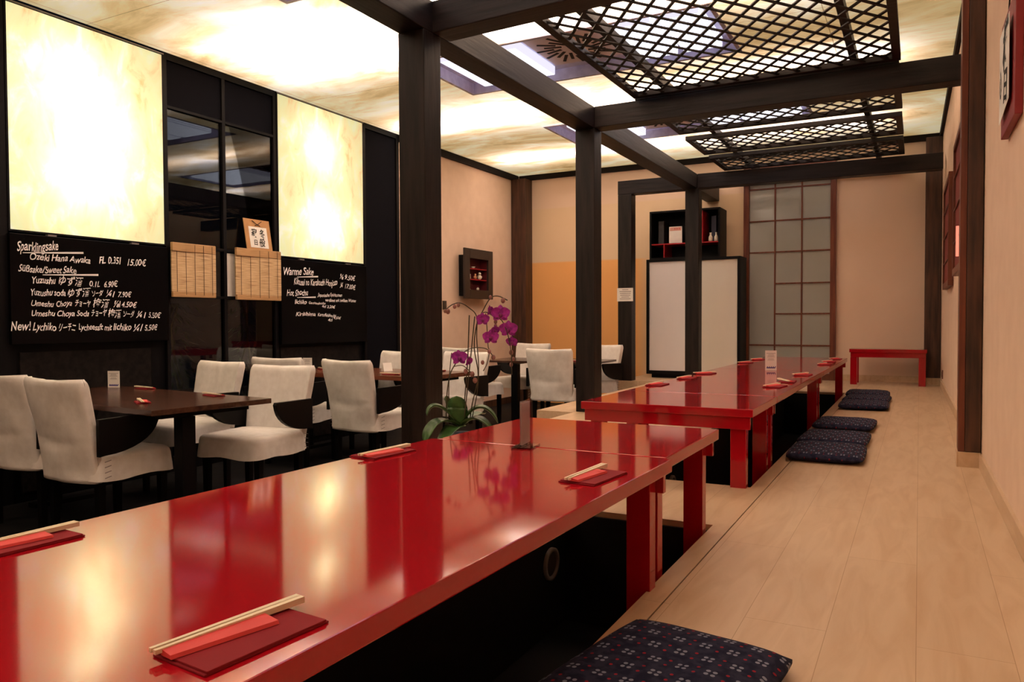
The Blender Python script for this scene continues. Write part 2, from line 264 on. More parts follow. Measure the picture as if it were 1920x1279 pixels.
# ------------------------------------------------------------------ mesh helpers
class MB:
    def __init__(s): s.v = []; s.f = []; s.m = []; s.cur = 0
    def add(s, vs, fs):
        o = len(s.v); s.v += [tuple(p) for p in vs]; s.f += [tuple(i + o for i in f) for f in fs]; s.m += [s.cur] * len(fs); return s
    def box(s, x0, x1, y0, y1, z0, z1):
        vs = [(x0, y0, z0), (x1, y0, z0), (x1, y1, z0), (x0, y1, z0), (x0, y0, z1), (x1, y0, z1), (x1, y1, z1), (x0, y1, z1)]
        return s.add(vs, [(0, 3, 2, 1), (4, 5, 6, 7), (0, 1, 5, 4), (1, 2, 6, 5), (2, 3, 7, 6), (3, 0, 4, 7)])
    def taper(s, cx, cy, z0, z1, a0, a1):
        vs = [(cx + i * a0, cy + j * a0, z0) for i, j in ((-1, -1), (1, -1), (1, 1), (-1, 1))] + [(cx + i * a1, cy + j * a1, z1) for i, j in ((-1, -1), (1, -1), (1, 1), (-1, 1))]
        return s.add(vs, [(0, 3, 2, 1), (4, 5, 6, 7), (0, 1, 5, 4), (1, 2, 6, 5), (2, 3, 7, 6), (3, 0, 4, 7)])
    def bar(s, p, q, wd, ht, up=(0, 0, 1)):
        p = Vector(p); q = Vector(q); d = (q - p).normalized(); u = Vector(up); side = d.cross(u).normalized(); u = side.cross(d).normalized()
        vs = []
        for c in (p, q):
            for a, b2 in ((-1, -1), (1, -1), (1, 1), (-1, 1)): vs.append(c + side * (a * wd / 2) + u * (b2 * ht / 2))
        return s.add(vs, [(0, 1, 2, 3), (4, 7, 6, 5), (0, 4, 5, 1), (1, 5, 6, 2), (2, 6, 7, 3), (3, 7, 4, 0)])
    def tube(s, pts, rad, n=8):
        pts = [Vector(p) for p in pts]; k = len(pts); rad = rad if isinstance(rad, (list, tuple)) else [rad] * k; rings = []; prev = None
        for i, p in enumerate(pts):
            d = (pts[min(i + 1, k - 1)] - pts[max(i - 1, 0)]).normalized()
            a = prev if prev is not None else (Vector((1, 0, 0)) if abs(d.x) < 0.9 else Vector((0, 1, 0)))
            a = (a - d * a.dot(d)).normalized(); b2 = d.cross(a); prev = a
            rings.append([p + (a * math.cos(2 * PI * j / n) + b2 * math.sin(2 * PI * j / n)) * rad[i] for j in range(n)])
        return s.loft(rings)
    def loft(s, rings, cap0=True, cap1=True, close=True):
        n = len(rings[0]); vs = [p for r in rings for p in r]; fs = []
        for i in range(len(rings) - 1):
            for j in range(n if close else n - 1): fs.append((i * n + j, i * n + (j + 1) % n, (i + 1) * n + (j + 1) % n, (i + 1) * n + j))
        if cap0: fs.append(tuple(range(n - 1, -1, -1)))
        if cap1: fs.append(tuple((len(rings) - 1) * n + j for j in range(n)))
        return s.add(vs, fs)
    def lathe(s, prof, n=24, c=(0, 0, 0)):
        return s.loft([[(c[0] + r * math.cos(2 * PI * j / n), c[1] + r * math.sin(2 * PI * j / n), c[2] + z) for j in range(n)] for r, z in prof])
    def prism(s, poly, f0, f1):
        n = len(poly); vs = [f0(*p) for p in poly] + [f1(*p) for p in poly]
        return s.add(vs, [tuple(range(n - 1, -1, -1)), tuple(range(n, 2 * n))] + [(i, (i + 1) % n, n + (i + 1) % n, n + i) for i in range(n)])
    def ball(s, c, r, n=10, k=7, sc=(1, 1, 1)):
        return s.loft([[(c[0] + sc[0] * r * math.sin(PI * i / k) * math.cos(2 * PI * j / n), c[1] + sc[1] * r * math.sin(PI * i / k) * math.sin(2 * PI * j / n), c[2] + sc[2] * r * math.cos(PI * i / k)) for j in range(n)]
                       for i in [0.15] + list(range(1, k)) + [k - 0.15]])
    def build(s, name, mat, parent=None, bevel=0.0, smooth=False, kind=None, fix=True, seg=2):
        me = bpy.data.meshes.new(name); bm = bmesh.new(); vv = [bm.verts.new(p) for p in s.v]
        for f, mi in zip(s.f, s.m):
            try: fc = bm.faces.new([vv[i] for i in f]); fc.material_index = mi
            except ValueError: pass
        if fix: bmesh.ops.recalc_face_normals(bm, faces=bm.faces)
        if bevel: bmesh.ops.bevel(bm, geom=[e for e in bm.edges if len(e.link_faces) == 2 and e.calc_face_angle(0) > 0.5], offset=bevel, segments=seg, profile=0.6, affect='EDGES')
        for fc in bm.faces: fc.smooth = smooth
        bm.to_mesh(me); bm.free()
        for m in (mat if isinstance(mat, (list, tuple)) else [mat]): me.materials.append(m)
        o = bpy.data.objects.new(name, me); COL.objects.link(o)
        if parent: o.parent = parent
        if kind: o['kind'] = kind
        return o
def tag(o, label=None, cat=None, group=None):
    if label: o['label'] = label
    if cat: o['category'] = cat
    if group: o['group'] = group
    return o
def thing(name, label, cat, loc=(0, 0, 0), rz=0.0, group=None):
    o = bpy.data.objects.new(name, None); o.empty_display_size = 0.1; COL.objects.link(o); o.location = loc; o.rotation_euler = (0, 0, rz)
    return tag(o, label, cat, group)
def copy_tree(o, parent=None):
    c = o.copy(); COL.objects.link(c)
    if parent: c.parent = parent
    for ch in [x for x in bpy.data.objects if x.parent == o]: copy_tree(ch, c)
    return c
def clone(src, loc, rz, label, group=None):
    c = copy_tree(src); c.location = loc; c.rotation_euler = (0, 0, rz); c['label'] = label
    if group: c['group'] = group
    return c
def struct(name, mb, mat, **kw): return mb.build(name, mat, kind='structure', **kw)
FONTN = [0]
def lettering(segs, origin, ux, uy, mat, parent, name='lettering', shear=0.22, jitter=0.0, off=0.002, bold=0.0):
    # segs: (text, u0, v0, u1, v1, cap height) in the plane spanned by ux, uy; joined into ONE mesh
    ux = Vector(ux); uy = Vector(uy); nz = ux.cross(uy); origin = Vector(origin); mb = MB()
    for t, u0, v0, u1, v1, h in segs:
        cu = bpy.data.curves.new('t', 'FONT'); cu.body = t; cu.shear = shear; cu.offset = bold; cu.resolution_u = 3
        to = bpy.data.objects.new('t', cu); COL.objects.link(to); dg = bpy.context.evaluated_depsgraph_get(); dg.update()
        me = bpy.data.meshes.new_from_object(to.evaluated_get(dg))
        if len(me.vertices):
            xs = [v.co.x for v in me.vertices]; x0, x1 = min(xs), max(xs); wd = max(x1 - x0, 1e-4)
            ch = 0.72; du = u1 - u0; dv = v1 - v0; L = math.hypot(du, dv); cs, sn = du / L, dv / L; FONTN[0] += 1; sd = FONTN[0] * 3.7
            vs = []
            for v in me.vertices:
                a = (v.co.x - x0) / wd * L; b = v.co.y / ch * h
                if jitter:
                    q = Vector((a / (h * 0.8), b / h, sd)); a += jitter * h * noise.noise(q); b += jitter * h * 1.5 * noise.noise(Vector((a / h * 0.8, sd, 0)))
                vs.append(origin + ux * (u0 + a * cs - b * sn) + uy * (v0 + a * sn + b * cs) + nz * off)
            mb.add(vs, [tuple(p.vertices) for p in me.polygons])
        bpy.data.objects.remove(to); bpy.data.curves.remove(cu); bpy.data.meshes.remove(me)
    return mb.build(name, mat, parent, fix=False)
def stroke(mb, p, q, w0, w1, origin, ux, uy, off=0.002):
    ux = Vector(ux); uy = Vector(uy); nz = ux.cross(uy); o = Vector(origin); a = Vector(p); b = Vector(q); d = (b - a).normalized(); n = Vector((-d.y, d.x))
    pts = [a + n * w0, b + n * w1, b - n * w1, a - n * w0]; mb.add([o + ux * t.x + uy * t.y + nz * off for t in pts], [(3, 2, 1, 0)])
    return mb

# ------------------------------------------------------------------ room shell
PX0, PX1 = -1.25, -0.655           # footwell under the red tables
PE = -0.59                         # groove beside the footwell edge
mb = MB()
for x0, x1, y0, y1 in ((PE + 0.002, 0.36, YN, YB), (PX1, PE - 0.002, YN, YB), (-2.47, PX0, YN, YB), (PX0, PX1, 2.78, 3.48), (PX0, PX1, 8.40, YB), (PX0, PX1, YN, -0.3), (-2.80, -2.472, 5.70, YB), (-3.30, -2.802, 8.95, YB)):
    mb.box(x0, x1, y0, y1, ZF, 0)
struct('floor', mb, M_lam)
mb = MB().box(XL, -2.46, YN, YB, ZF - 0.05, ZF); struct('floor_dining', mb, M_dfloor)
mb = MB().box(-2.46, 0.36, YN, YB, ZF - 0.05, ZF + 0.001); struct('floor_footwell', mb, M_pit)
mb = MB()
for y0, y1 in ((-0.298, 2.778), (3.482, 8.398)):
    mb.box(PX0, PX0 + 0.012, y0, y1, ZF, -0.022); mb.box(PX1 - 0.005, PX1 - 0.0005, y0, y1, ZF, -0.022); mb.box(PX0 + 0.013, PX1 - 0.006, y0, y0 + 0.012, ZF, -0.022); mb.box(PX0 + 0.013, PX1 - 0.006, y1 - 0.012, y1, ZF, -0.022)
struct('trim_footwell', mb, M_pit)
struct('trim_platform_edge', MB().box(PE - 0.0018, PE + 0.0018, YN, YB, -0.02, -0.004), M_black)
# ceiling paper with two openings for the air units
V0 = (-3.74, -1.25, 2.82, 3.86); V1 = (-3.72, -1.25, 5.20, 6.24); V2 = (-3.66, -0.98, 7.63, 8.70)
mb = MB(); xs = sorted([XL, V1[0], V1[1], V2[0], V2[1], 0.36]); ys = sorted([YN, V0[2], V0[3], V1[2], V1[3], V2[2], V2[3], YB])
for i in range(len(xs) - 1):
    for j in range(len(ys) - 1):
        cx, cy = (xs[i] + xs[i + 1]) / 2, (ys[j] + ys[j + 1]) / 2
        if any(v[0] < cx < v[1] and v[2] < cy < v[3] for v in (V0, V1, V2)): continue
        mb.add([(xs[i], ys[j], ZC), (xs[i], ys[j + 1], ZC), (xs[i + 1], ys[j + 1], ZC), (xs[i + 1], ys[j], ZC)], [(0, 1, 2, 3)])
struct('ceiling', mb, M_ceil, fix=False)
# right wall
mb = MB(); y0, y1 = YN, YB; mb.add([(xr(y0), y0, ZF), (xr(y1), y1, ZF), (xr(y1), y1, ZC), (xr(y0), y0, ZC), (xr(y0) + 0.1, y0, ZF), (xr(y1) + 0.1, y1, ZF), (xr(y1) + 0.1, y1, ZC), (xr(y0) + 0.1, y0, ZC)],
    [(0, 1, 2, 3), (4, 7, 6, 5), (0, 4, 5, 1), (3, 2, 6, 7), (0, 3, 7, 4), (1, 5, 6, 2)]); struct('wall_right', mb, M_plaster)
def rbar(y0, y1, z0, z1, t):   # box lying along the right wall
    return [(xr(y0) - t, y0, z0), (xr(y1) - t, y1, z0), (xr(y1), y1, z0), (xr(y0), y0, z0), (xr(y0) - t, y0, z1), (xr(y1) - t, y1, z1), (xr(y1), y1, z1), (xr(y0), y0, z1)], [(0, 3, 2, 1), (4, 5, 6, 7), (0, 1, 5, 4), (1, 2, 6, 5), (2, 3, 7, 6), (3, 0, 4, 7)]
mb = MB().add(*rbar(YN, 4.43, 0, 0.075, 0.012)).add(*rbar(4.62, 9.82, 0, 0.075, 0.012)); struct('baseboard_right', mb, M_lam)
struct('trim_right', MB().add(*rbar(YN, YB, ZC - 0.075, ZC - 0.002, 0.03)), M_trim)
# back wall
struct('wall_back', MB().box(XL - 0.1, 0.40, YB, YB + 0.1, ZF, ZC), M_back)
struct('trim_back', MB().box(XL + 0.04, 0.20, YB - 0.035, YB - 0.001, ZC - 0.075, ZC - 0.002), M_trim)
struct('baseboard_back', MB().box(-0.86, 0.06, YB - 0.014, YB - 0.001, 0, 0.075), M_lam)
struct('wall_near', MB().box(XL - 0.1, 0.45, YN - 0.1, YN, ZF, ZC), M_plaster)
# left wall: black framing round boards, glass and light boxes, then cream plaster
struct('wall_left', MB().box(XL - 0.1, XL, 7.15, YB, ZF, ZC), M_plaster)
struct('trim_left', MB().box(XL, XL + 0.035, 7.15, YB - 0.04, ZC - 0.085, ZC - 0.002), M_trim)
struct('baseboard_left', MB().box(XL, XL + 0.015, 7.2, YB - 0.03, ZF, ZF + 0.09), M_brown_z)
mb = MB()
for y0, y1, z0, z1 in ((2.70, 2.882, ZF, ZC), (4.07, 4.10, ZF, ZC), (5.225, 5.262, ZF, ZC), (6.515, 6.55, ZF, ZC), (7.10, 7.15, ZF, ZC), (4.101, 5.224, ZC - 0.055, ZC), (6.551, 7.099, ZC - 0.055, ZC), (YN, 2.699, ZC - 0.055, ZC),
                       (4.64, 4.672, ZF, ZC - 0.056), (4.101, 4.639, 2.435, 2.455), (4.673, 5.224, 2.435, 2.455), (4.101, 4.639, 1.345, 1.365), (4.673, 5.224, 1.345, 1.365), (4.101, 4.639, 0.94, 0.96), (4.673, 5.224, 0.94, 0.96), (4.101, 5.224, ZF, ZF + 0.12), (6.551, 7.099, ZF, ZF + 0.12)):
    mb.box(XL - 0.045, XL, y0, y1, z0, z1)
struct('trim_window_frames', mb, M_black)
struct('wall_left_dark', MB().box(XL - 0.1, XL - 0.004, YN, 2.699, ZF, ZC - 0.056).box(XL - 0.1, XL - 0.03, 2.883, 4.069, ZF, 1.33).box(XL - 0.1, XL - 0.03, 5.263, 6.514, ZF, 1.33), M_black)
struct('window_1', MB().box(XL - 0.028, XL - 0.022, 4.101, 5.224, ZF + 0.121, 2.44), M_glass)
struct('trim_dark_fanlight', MB().box(XL - 0.035, XL - 0.02, 4.101, 5.224, 2.4405, ZC - 0.056), M_fan)
struct('trim_dark_bay', MB().box(XL - 0.028, XL - 0.02, 6.551, 7.099, ZF + 0.121, ZC - 0.056), M_fan)
struct('trim_suede_panel', MB().box(XL - 0.03, XL - 0.012, 2.95, 3.93, ZF + 0.06, 0.545).box(XL - 0.03, XL - 0.012, 5.30, 6.42, ZF + 0.06, 0.50), M_suede)
struct('floor_outside', MB().box(XL - 2.2, XL - 0.1, 3.0, 8.0, ZF - 0.05, ZF), M_dfloor)

# ------------------------------------------------------------------ posts and beams
def post(name, x0, x1, y0, y1, z0, z1, mat, label, cat='post', base=None):
    t = thing(name, label, cat, ((x0 + x1) / 2, (y0 + y1) / 2, z0)); hx, hy = (x1 - x0) / 2, (y1 - y0) / 2
    MB().box(-hx, hx, -hy, hy, (base[1] + 0.0005 if base else 0), z1 - z0).build('shaft', mat, t, bevel=0.006)
    if base: MB().box(-hx - 0.008, hx + (0.0 if base[0] else 0.008), -hy - 0.012, hy + 0.001, 0, base[1]).build('base_block', M_lam, t)
    return t
BZ0, BZ1 = 2.28, 2.446
post('timber_post', -2.468, -2.303, 3.362, 3.522, 0, BZ0 - 0.001, M_beam_z, 'thick dark pergola post beside the purple orchid, nearest the camera')
post('timber_post', -2.466, -2.303, 5.742, 5.902, 0, BZ0 - 0.001, M_beam_z, 'dark pergola post at the corner of the far red table, middle of the row')
post('timber_post', -2.445, -2.285, 8.952, 9.11, 0, BZ0 - 0.001, M_beam_z, 'dark pergola post standing in front of the white screen cabinet')
post('timber_post', -3.280, -3.106, 8.952, 9.11, 0, BZ0 - 0.001, M_beam_z, 'dark post with a white paper notice taped to it')
post('wall_post', XL + 0.001, XL + 0.235, 9.86, YB - 0.001, ZF, ZC - 0.078, M_brown_z, 'reddish brown timber post in the far left room corner')
post('wall_post', 0.050, 0.214, 9.86, YB - 0.001, 0, ZC - 0.078, M_brown_z, 'brown timber post in the far right corner beside the red bench', base=(1, 0.075))
t = thing('wall_post', 'broad brown timber post on the right wall, nearest the camera', 'post', (0.177, 4.45, 0))
MB().box(0.030, 0.099, 0, 0.14, 0.0755, ZC - 0.08).build('shaft', M_brown_z, t, bevel=0.004)
tag(MB().box(0.0, 0.029, 0.002, 0.14, 0.0755, ZC - 0.08).build('side_plank', M_redwood_z, t, bevel=0.003), 'reddish side plank')
MB().box(-0.006, 0.099, -0.012, 0.142, 0, 0.075).build('base_block', M_lam, t)
def beam(p, q, wd, z0, z1, mat, label):
    p = Vector((*p, 0)); q = Vector((*q, 0)); d = q - p; o = MB().box(0, d.length, -wd / 2, wd / 2, 0, z1 - z0).build('ceiling_beam', mat, bevel=0.005)
    o.location = (p.x, p.y, z0); o.rotation_euler = (0, 0, math.atan2(d.y, d.x)); return tag(o, label, 'beam')
beam((-2.386, YN + 0.01), (-2.386, 10.07), 0.166, BZ0, BZ1, M_beam_x, 'long dark beam running lengthwise over all the pergola posts')
beam((-2.301, 3.525), (0.275, 3.395), 0.16, BZ0, BZ1, M_beam_x, 'dark cross beam at the top edge of the photo, over the nearest post')
beam((-2.301, 5.822), (0.262, 5.822), 0.16, BZ0, BZ1, M_beam_x, 'dark cross beam in the middle, between the largest lattice and the next')
beam((-2.301, 9.02), (0.20, 9.09), 0.15, BZ0, BZ1, M_beam_x, 'farthest dark cross beam, ending just short of the right wall')
beam((-3.282, 9.03), (-2.470, 9.03), 0.155, BZ0, BZ1, M_beam_x, 'short dark beam bridging the notice post and the next post')
# lattice panels on the beams, hung from two rails
def lattice(x0, x1, y0, y1, z, label):
    t = thing('overhead_lattice', label, 'lattice', ((x0 + x1) / 2, (y0 + y1) / 2, z), 0, 'overhead lattice panels'); hx, hy = (x1 - x0) / 2, (y1 - y0) / 2; fw = 0.05
    MB().box(-hx, hx, -hy, -hy + fw, 0, 0.04).box(-hx, hx, hy - fw, hy, 0, 0.04).box(-hx, -hx + fw, -hy + fw, hy - fw, 0, 0.04).box(hx - fw, hx, -hy + fw, hy - fw, 0, 0.04).build('frame', M_beam_x, t, bevel=0.003)
    ax, ay = 0.137, 0.192; mb = MB(); ex, ey = hx - fw * 0.7, hy - fw * 0.7
    for sgn, zz in ((1, 0.022), (-1, 0.0145)):
        k = -60
        while k < 60:
            c = k + 0.5; k += 1       # line: x/ax + sgn*y/ay = c
            pts = []
            for y in (-ey, ey):
                x = (c - sgn * y / ay) * ax
                if -ex <= x <= ex: pts.append((x, y))
            for x in (-ex, ex):
                y = sgn * (c - x / ax) * ay
                if -ey < y < ey: pts.append((x, y))
            if len(pts) >= 2 and (Vector(pts[0]) - Vector(pts[1])).length > 0.03: mb.bar((*pts[0], zz), (*pts[1], zz), 0.0195, 0.007)
    mb.build('diagonal_slats', M_beam_x, t); return t
lattice(-1.955, -0.122, 3.84, 5.70, BZ1 + 0.001, 'largest dark overhead lattice panel, nearest the camera')
lattice(-1.965, -0.135, 5.74, 7.00, BZ1 + 0.001, 'dark overhead lattice panel just behind the middle cross beam')
lattice(-1.980, -0.142, 7.25, 7.985, BZ1 + 0.001, 'narrow dark overhead lattice panel, third from the front')
lattice(-1.985, -0.148, 8.19, 8.94, BZ1 + 0.001, 'narrow dark lattice panel just in front of the farthest cross beam')
lattice(-2.03, -0.175, 9.30, 10.03, BZ1 + 0.001, 'dark lattice panel nearest the far wall, mostly behind the farthest beam')
tag(MB().box(-1.735, -1.690, 3.5, 10.04, BZ1 + 0.043, BZ1 + 0.105).build('lattice_rail', M_beam_y, bevel=0.003), 'left thin dark rail running lengthwise on the lattices', 'rail')
tag(MB().box(-0.430, -0.385, 3.5, 10.04, BZ1 + 0.043, BZ1 + 0.105).build('lattice_rail', M_beam_y, bevel=0.003), 'right thin dark rail running lengthwise on the lattices', 'rail')

# ------------------------------------------------------------------ ceiling air units
def air_unit(v, swx, swy, sw, label):
    cx, cy = (v[0] + v[1]) / 2, (v[2] + v[3]) / 2; hx, hy = (v[1] - v[0]) / 2, (v[3] - v[2]) / 2; t = thing('air_unit', label, 'air conditioner', (cx, cy, ZC), 0, 'lit ceiling air units'); H = 0.09
    mb = MB()
    for x0, x1, y0, y1 in ((-hx, hx, -hy, -hy + 0.03), (-hx, hx, hy - 0.03, hy), (-hx, -hx + 0.03, -hy + 0.03, hy - 0.03), (hx - 0.03, hx, -hy + 0.03, hy - 0.03)): mb.box(x0, x1, y0, y1, -0.006, H)
    mb.build('surround', M_metal, t)
    MB().box(-hx + 0.031, hx - 0.031, -hy + 0.031, hy - 0.031, H, H + 0.02).build('back_plate', M_metal, t)
    sx, sy = swx - cx, swy - cy
    for x0, x1 in ((-hx + 0.22, sx - sw - 0.30), (sx - sw - 0.24, sx - sw - 0.04), (sx + sw + 0.06, sx + sw + 0.42), (sx + sw + 0.48, hx - 0.12)):
        if x1 - x0 > 0.05: MB().box(x0, x1, -hy + 0.14, hy - 0.16, 0.004, 0.075).build('lit_perforated_panel', M_perf, t)
    g = MB().box(sx - sw, sx + sw, sy - sw, sy + sw, 0.055, 0.067).build('swirl_diffuser', M_swirl, t); mb = MB()
    for k in range(24):
        a = 2 * PI * k / 24; r0, r1 = (0.10, 0.24) if k % 2 else (0.16, 0.31)
        q = lambda r: (sx + r * math.cos(a) - 0.05 * math.sin(a), sy + r * math.sin(a) + 0.05 * math.cos(a), 0.0535)
        mb.bar(q(r0 * sw / 0.31), q(r1 * sw / 0.31), 0.026, 0.003)
    mb.build('slot', M_black, g); return t
air_unit(V0, -2.45, 3.27, 0.31, 'lit ceiling air unit at the top edge of the photo, left of the post')
air_unit(V1, -2.45, 5.70, 0.31, 'lit ceiling air unit with swirl grille, nearer one, half behind the lattice')
air_unit(V2, -2.45, 8.18, 0.30, 'lit ceiling air unit with swirl grille, farther one')

# ------------------------------------------------------------------ glowing wall boxes, boards, blinds
def light_box(y0, y1, z0, z1, label):
    t = thing('light_box', label, 'wall light', (XL, (y0 + y1) / 2, z0)); h = (y1 - y0) / 2; H = z1 - z0
    MB().box(-0.36, -0.35, -h, h, 0, H).box(-0.35, 0.006, -h, -h + 0.012, 0, H).box(-0.35, 0.006, h - 0.012, h, 0, H).box(-0.35, 0.006, -h + 0.012, h - 0.012, 0, 0.012).box(-0.35, 0.006, -h + 0.012, h - 0.012, H - 0.012, H).build('frame', M_black, t)
    MB().add([(0.0, -h + 0.012, 0.012), (0.0, h - 0.012, 0.012), (0.0, h - 0.012, H - 0.012), (0.0, -h + 0.012, H - 0.012)], [(0, 1, 2, 3)]).build('paper_diffuser', M_wallglow, t, fix=False)
    MB().bar((0.008, -h, H - 0.004), (0.008, h, H - 0.004), 0.008, 0.010).build('top_rail', M_steel, t)
light_box(2.884, 4.068, 1.345, 2.845, 'large glowing mottled paper wall panel, left of the dark window')
light_box(5.264, 6.513, 1.345, 2.860, 'glowing mottled paper wall panel, right of the dark window')
T1 = [('Sparklingsake', 2.918, 1.213, 3.199, 1.238, 0.065), ('Ozeki Hana Awaka', 3.002, 1.159, 3.42, 1.168, 0.046), ('FL 0.35l', 3.486, 1.168, 3.66, 1.178, 0.052), ('15.00€', 3.712, 1.168, 3.869, 1.171, 0.05), ('Süßsake/Sweet Sake', 2.926, 1.082, 3.312, 1.086, 0.047), ('Yuzushu', 3.01, 1.006, 3.172, 1.01, 0.047), ('ゆず酒', 3.191, 1.003, 3.368, 1.005, 0.05), ('0.1L', 3.409, 1.006, 3.49, 1.003, 0.041), ('6.90€', 3.519, 0.998, 3.631, 1.0, 0.044), ('Yuzushu soda', 3.001, 0.925, 3.238, 0.929, 0.045), ('ゆず酒', 3.25, 0.927, 3.418, 0.93, 0.049), ('ソーダ', 3.429, 0.932, 3.513, 0.932, 0.037), ('¼l', 3.531, 0.929, 3.604, 0.928, 0.047), ('7.90€', 3.629, 0.931, 3.739, 0.931, 0.041), ('Umeshu Choya', 3.005, 0.853, 3.28, 0.857, 0.04), ('チョーヤ', 3.303, 0.858, 3.417, 0.857, 0.041), ('梅酒', 3.432, 0.857, 3.566, 0.855, 0.05), ('⅛l', 3.591, 0.856, 3.645, 0.853, 0.047), ('4.50€', 3.654, 0.857, 3.781, 0.855, 0.041), ('Umeshu Choya Soda', 3.002, 0.787, 3.404, 0.79, 0.04), ('チョーヤ', 3.419, 0.793, 3.537, 0.791, 0.042), ('梅酒', 3.549, 0.787, 3.657, 0.784, 0.049), ('ソーダ', 3.667, 0.789, 3.758, 0.784, 0.039), ('¼l', 3.772, 0.779, 3.856, 0.776, 0.048), ('5.50€', 3.874, 0.781, 3.987, 0.776, 0.043), ('New!', 2.87, 0.692, 2.994, 0.698, 0.061), ('Lychiko', 3.008, 0.692, 3.168, 0.69, 0.053), ('リーチニ', 3.188, 0.692, 3.302, 0.69, 0.047), ('Lycheesaft mit', 3.323, 0.692, 3.577, 0.688, 0.045), ('Iichiko', 3.586, 0.688, 3.732, 0.686, 0.051), ('¼l', 3.746, 0.683, 3.827, 0.678, 0.053), ('5.50€', 3.844, 0.681, 3.956, 0.676, 0.045)]
T2 = [('Warme Sake', 5.299, 1.179, 5.7, 1.196, 0.072), ('Kikusui no Karakuchi Honjozo', 5.43, 1.089, 6.044, 1.108, 0.063), ('⅛ 9.50€', 6.077, 1.176, 6.327, 1.165, 0.05), ('¼ 17.00€', 6.081, 1.089, 6.326, 1.076, 0.05), ('Hot Shochu', 5.334, 0.986, 5.618, 0.996, 0.059), ('Japanische Spirituosen', 5.753, 0.988, 6.112, 0.996, 0.035), ('verdünnt mit heißem Wasser', 5.863, 0.942, 6.335, 0.944, 0.032), ('Iichiko', 5.439, 0.911, 5.6, 0.914, 0.042), ('Gerstenshochu', 5.627, 0.914, 5.862, 0.911, 0.025), ('4cl 3.20€', 5.81, 0.878, 6.008, 0.878, 0.029), ('Kirishima', 5.45, 0.798, 5.718, 0.798, 0.039), ('Kartoffelshochu', 5.75, 0.796, 6.017, 0.786, 0.032), ('4.50€', 5.98, 0.768, 6.092, 0.763, 0.026), ('4cl', 5.896, 0.745, 5.966, 0.744, 0.03)]
def board(y0, y1, z0, z1, segs, lines, label):
    t = thing('menu_board', label, 'menu board', (XL, (y0 + y1) / 2, z0)); h = (y1 - y0) / 2; c = (y0 + y1) / 2
    MB().box(0.001, 0.033, -h, h, 0, z1 - z0).build('panel', M_blackboard, t, bevel=0.003)
    for a in (-h + 0.25, h - 0.31): MB().box(0.001, 0.03, a, a + 0.06, z1 - z0 + 0.0005, z1 - z0 + 0.012).build('hanger', M_steel, t)
    seg2 = [(s[0], s[1] - c, s[2] - z0, s[3] - c, s[4] - z0, s[5]) for s in segs]
    for sg in seg2: lettering([sg], (0.033, 0, 0), (0, 1, 0), (0, 0, 1), M_chalk, t, shear=0.25, jitter=0.16, bold=0.012)
    for y, z, y2, z2 in lines: stroke(MB(), (y - c, z - z0), (y2 - c, z2 - z0), 0.0025, 0.007, (0.033, 0, 0), (0, 1, 0), (0, 0, 1)).build('underline', M_chalk, t, fix=False)
board(2.875, 4.062, 0.60, 1.33, T1, ((2.954, 1.205, 3.37, 1.235), (3.081, 1.066, 3.478, 1.085)), 'black menu board with white handwriting headed Sparklingsake, under the left glowing panel')
board(5.270, 6.510, 0.53, 1.33, T2, ((5.473, 1.166, 5.76, 1.184), (5.47, 0.972, 5.724, 0.981)), 'black menu board with white handwriting headed Warme Sake, under the right glowing panel')
def blind(y0, y1, z0, z1, label):
    t = thing('bamboo_blind', label, 'blind', (XL + 0.05, (y0 + y1) / 2, z0)); h = (y1 - y0) / 2; H = z1 - z0; W = 0.012
    mb = MB(); k = 36   # slightly curling slat mat
    ring = lambda u: [(W / 2 * s + 0.006 * math.sin(5 * u), u, z) for s, z in ((-1, 0.045), (1, 0.045), (1, H - 0.07), (-1, H - 0.07))]
    mb.loft([ring(-h + 2 * h * i / 12) for i in range(13)]).build('slat_mat', M_blind, t)
    MB().box(-0.014, 0.014, -h, h, H - 0.069, H).build('top_binding', M_blindedge, t, bevel=0.005)
    MB().box(-0.012, 0.012, -h, h, 0, 0.044).build('bottom_rail', M_blindedge, t, bevel=0.005)
    for i in range(5):
        y = -h + 2 * h * (i + 0.5) / 5; MB().tube([(0.0145 + 0.006 * math.sin(5 * y), y, 0.02), (0.0145 + 0.006 * math.sin(5 * y), y, H - 0.01)], 0.002, 5).build('cord', M_brown_z, t)
    MB().box(-0.052, -0.008, -0.02, 0.02, H - 0.02, H - 0.008).build('hook', M_black, t)
blind(4.08, 4.50, 0.942, 1.375, 'woven bamboo blind left of the window mullion')
blind(4.722, 5.24, 0.935, 1.385, 'woven bamboo blind right of the window mullion, under the calligraphy card')
tag(MB().box(XL - 0.0215, XL - 0.019, 4.675, 4.80, 0.965, 1.335).build('pale_sheet', M_paper), 'pale flat sheet on the glass, peeping out left of the right blind', 'pale_sheet')  # thin pale sheet against the inner side of the glass
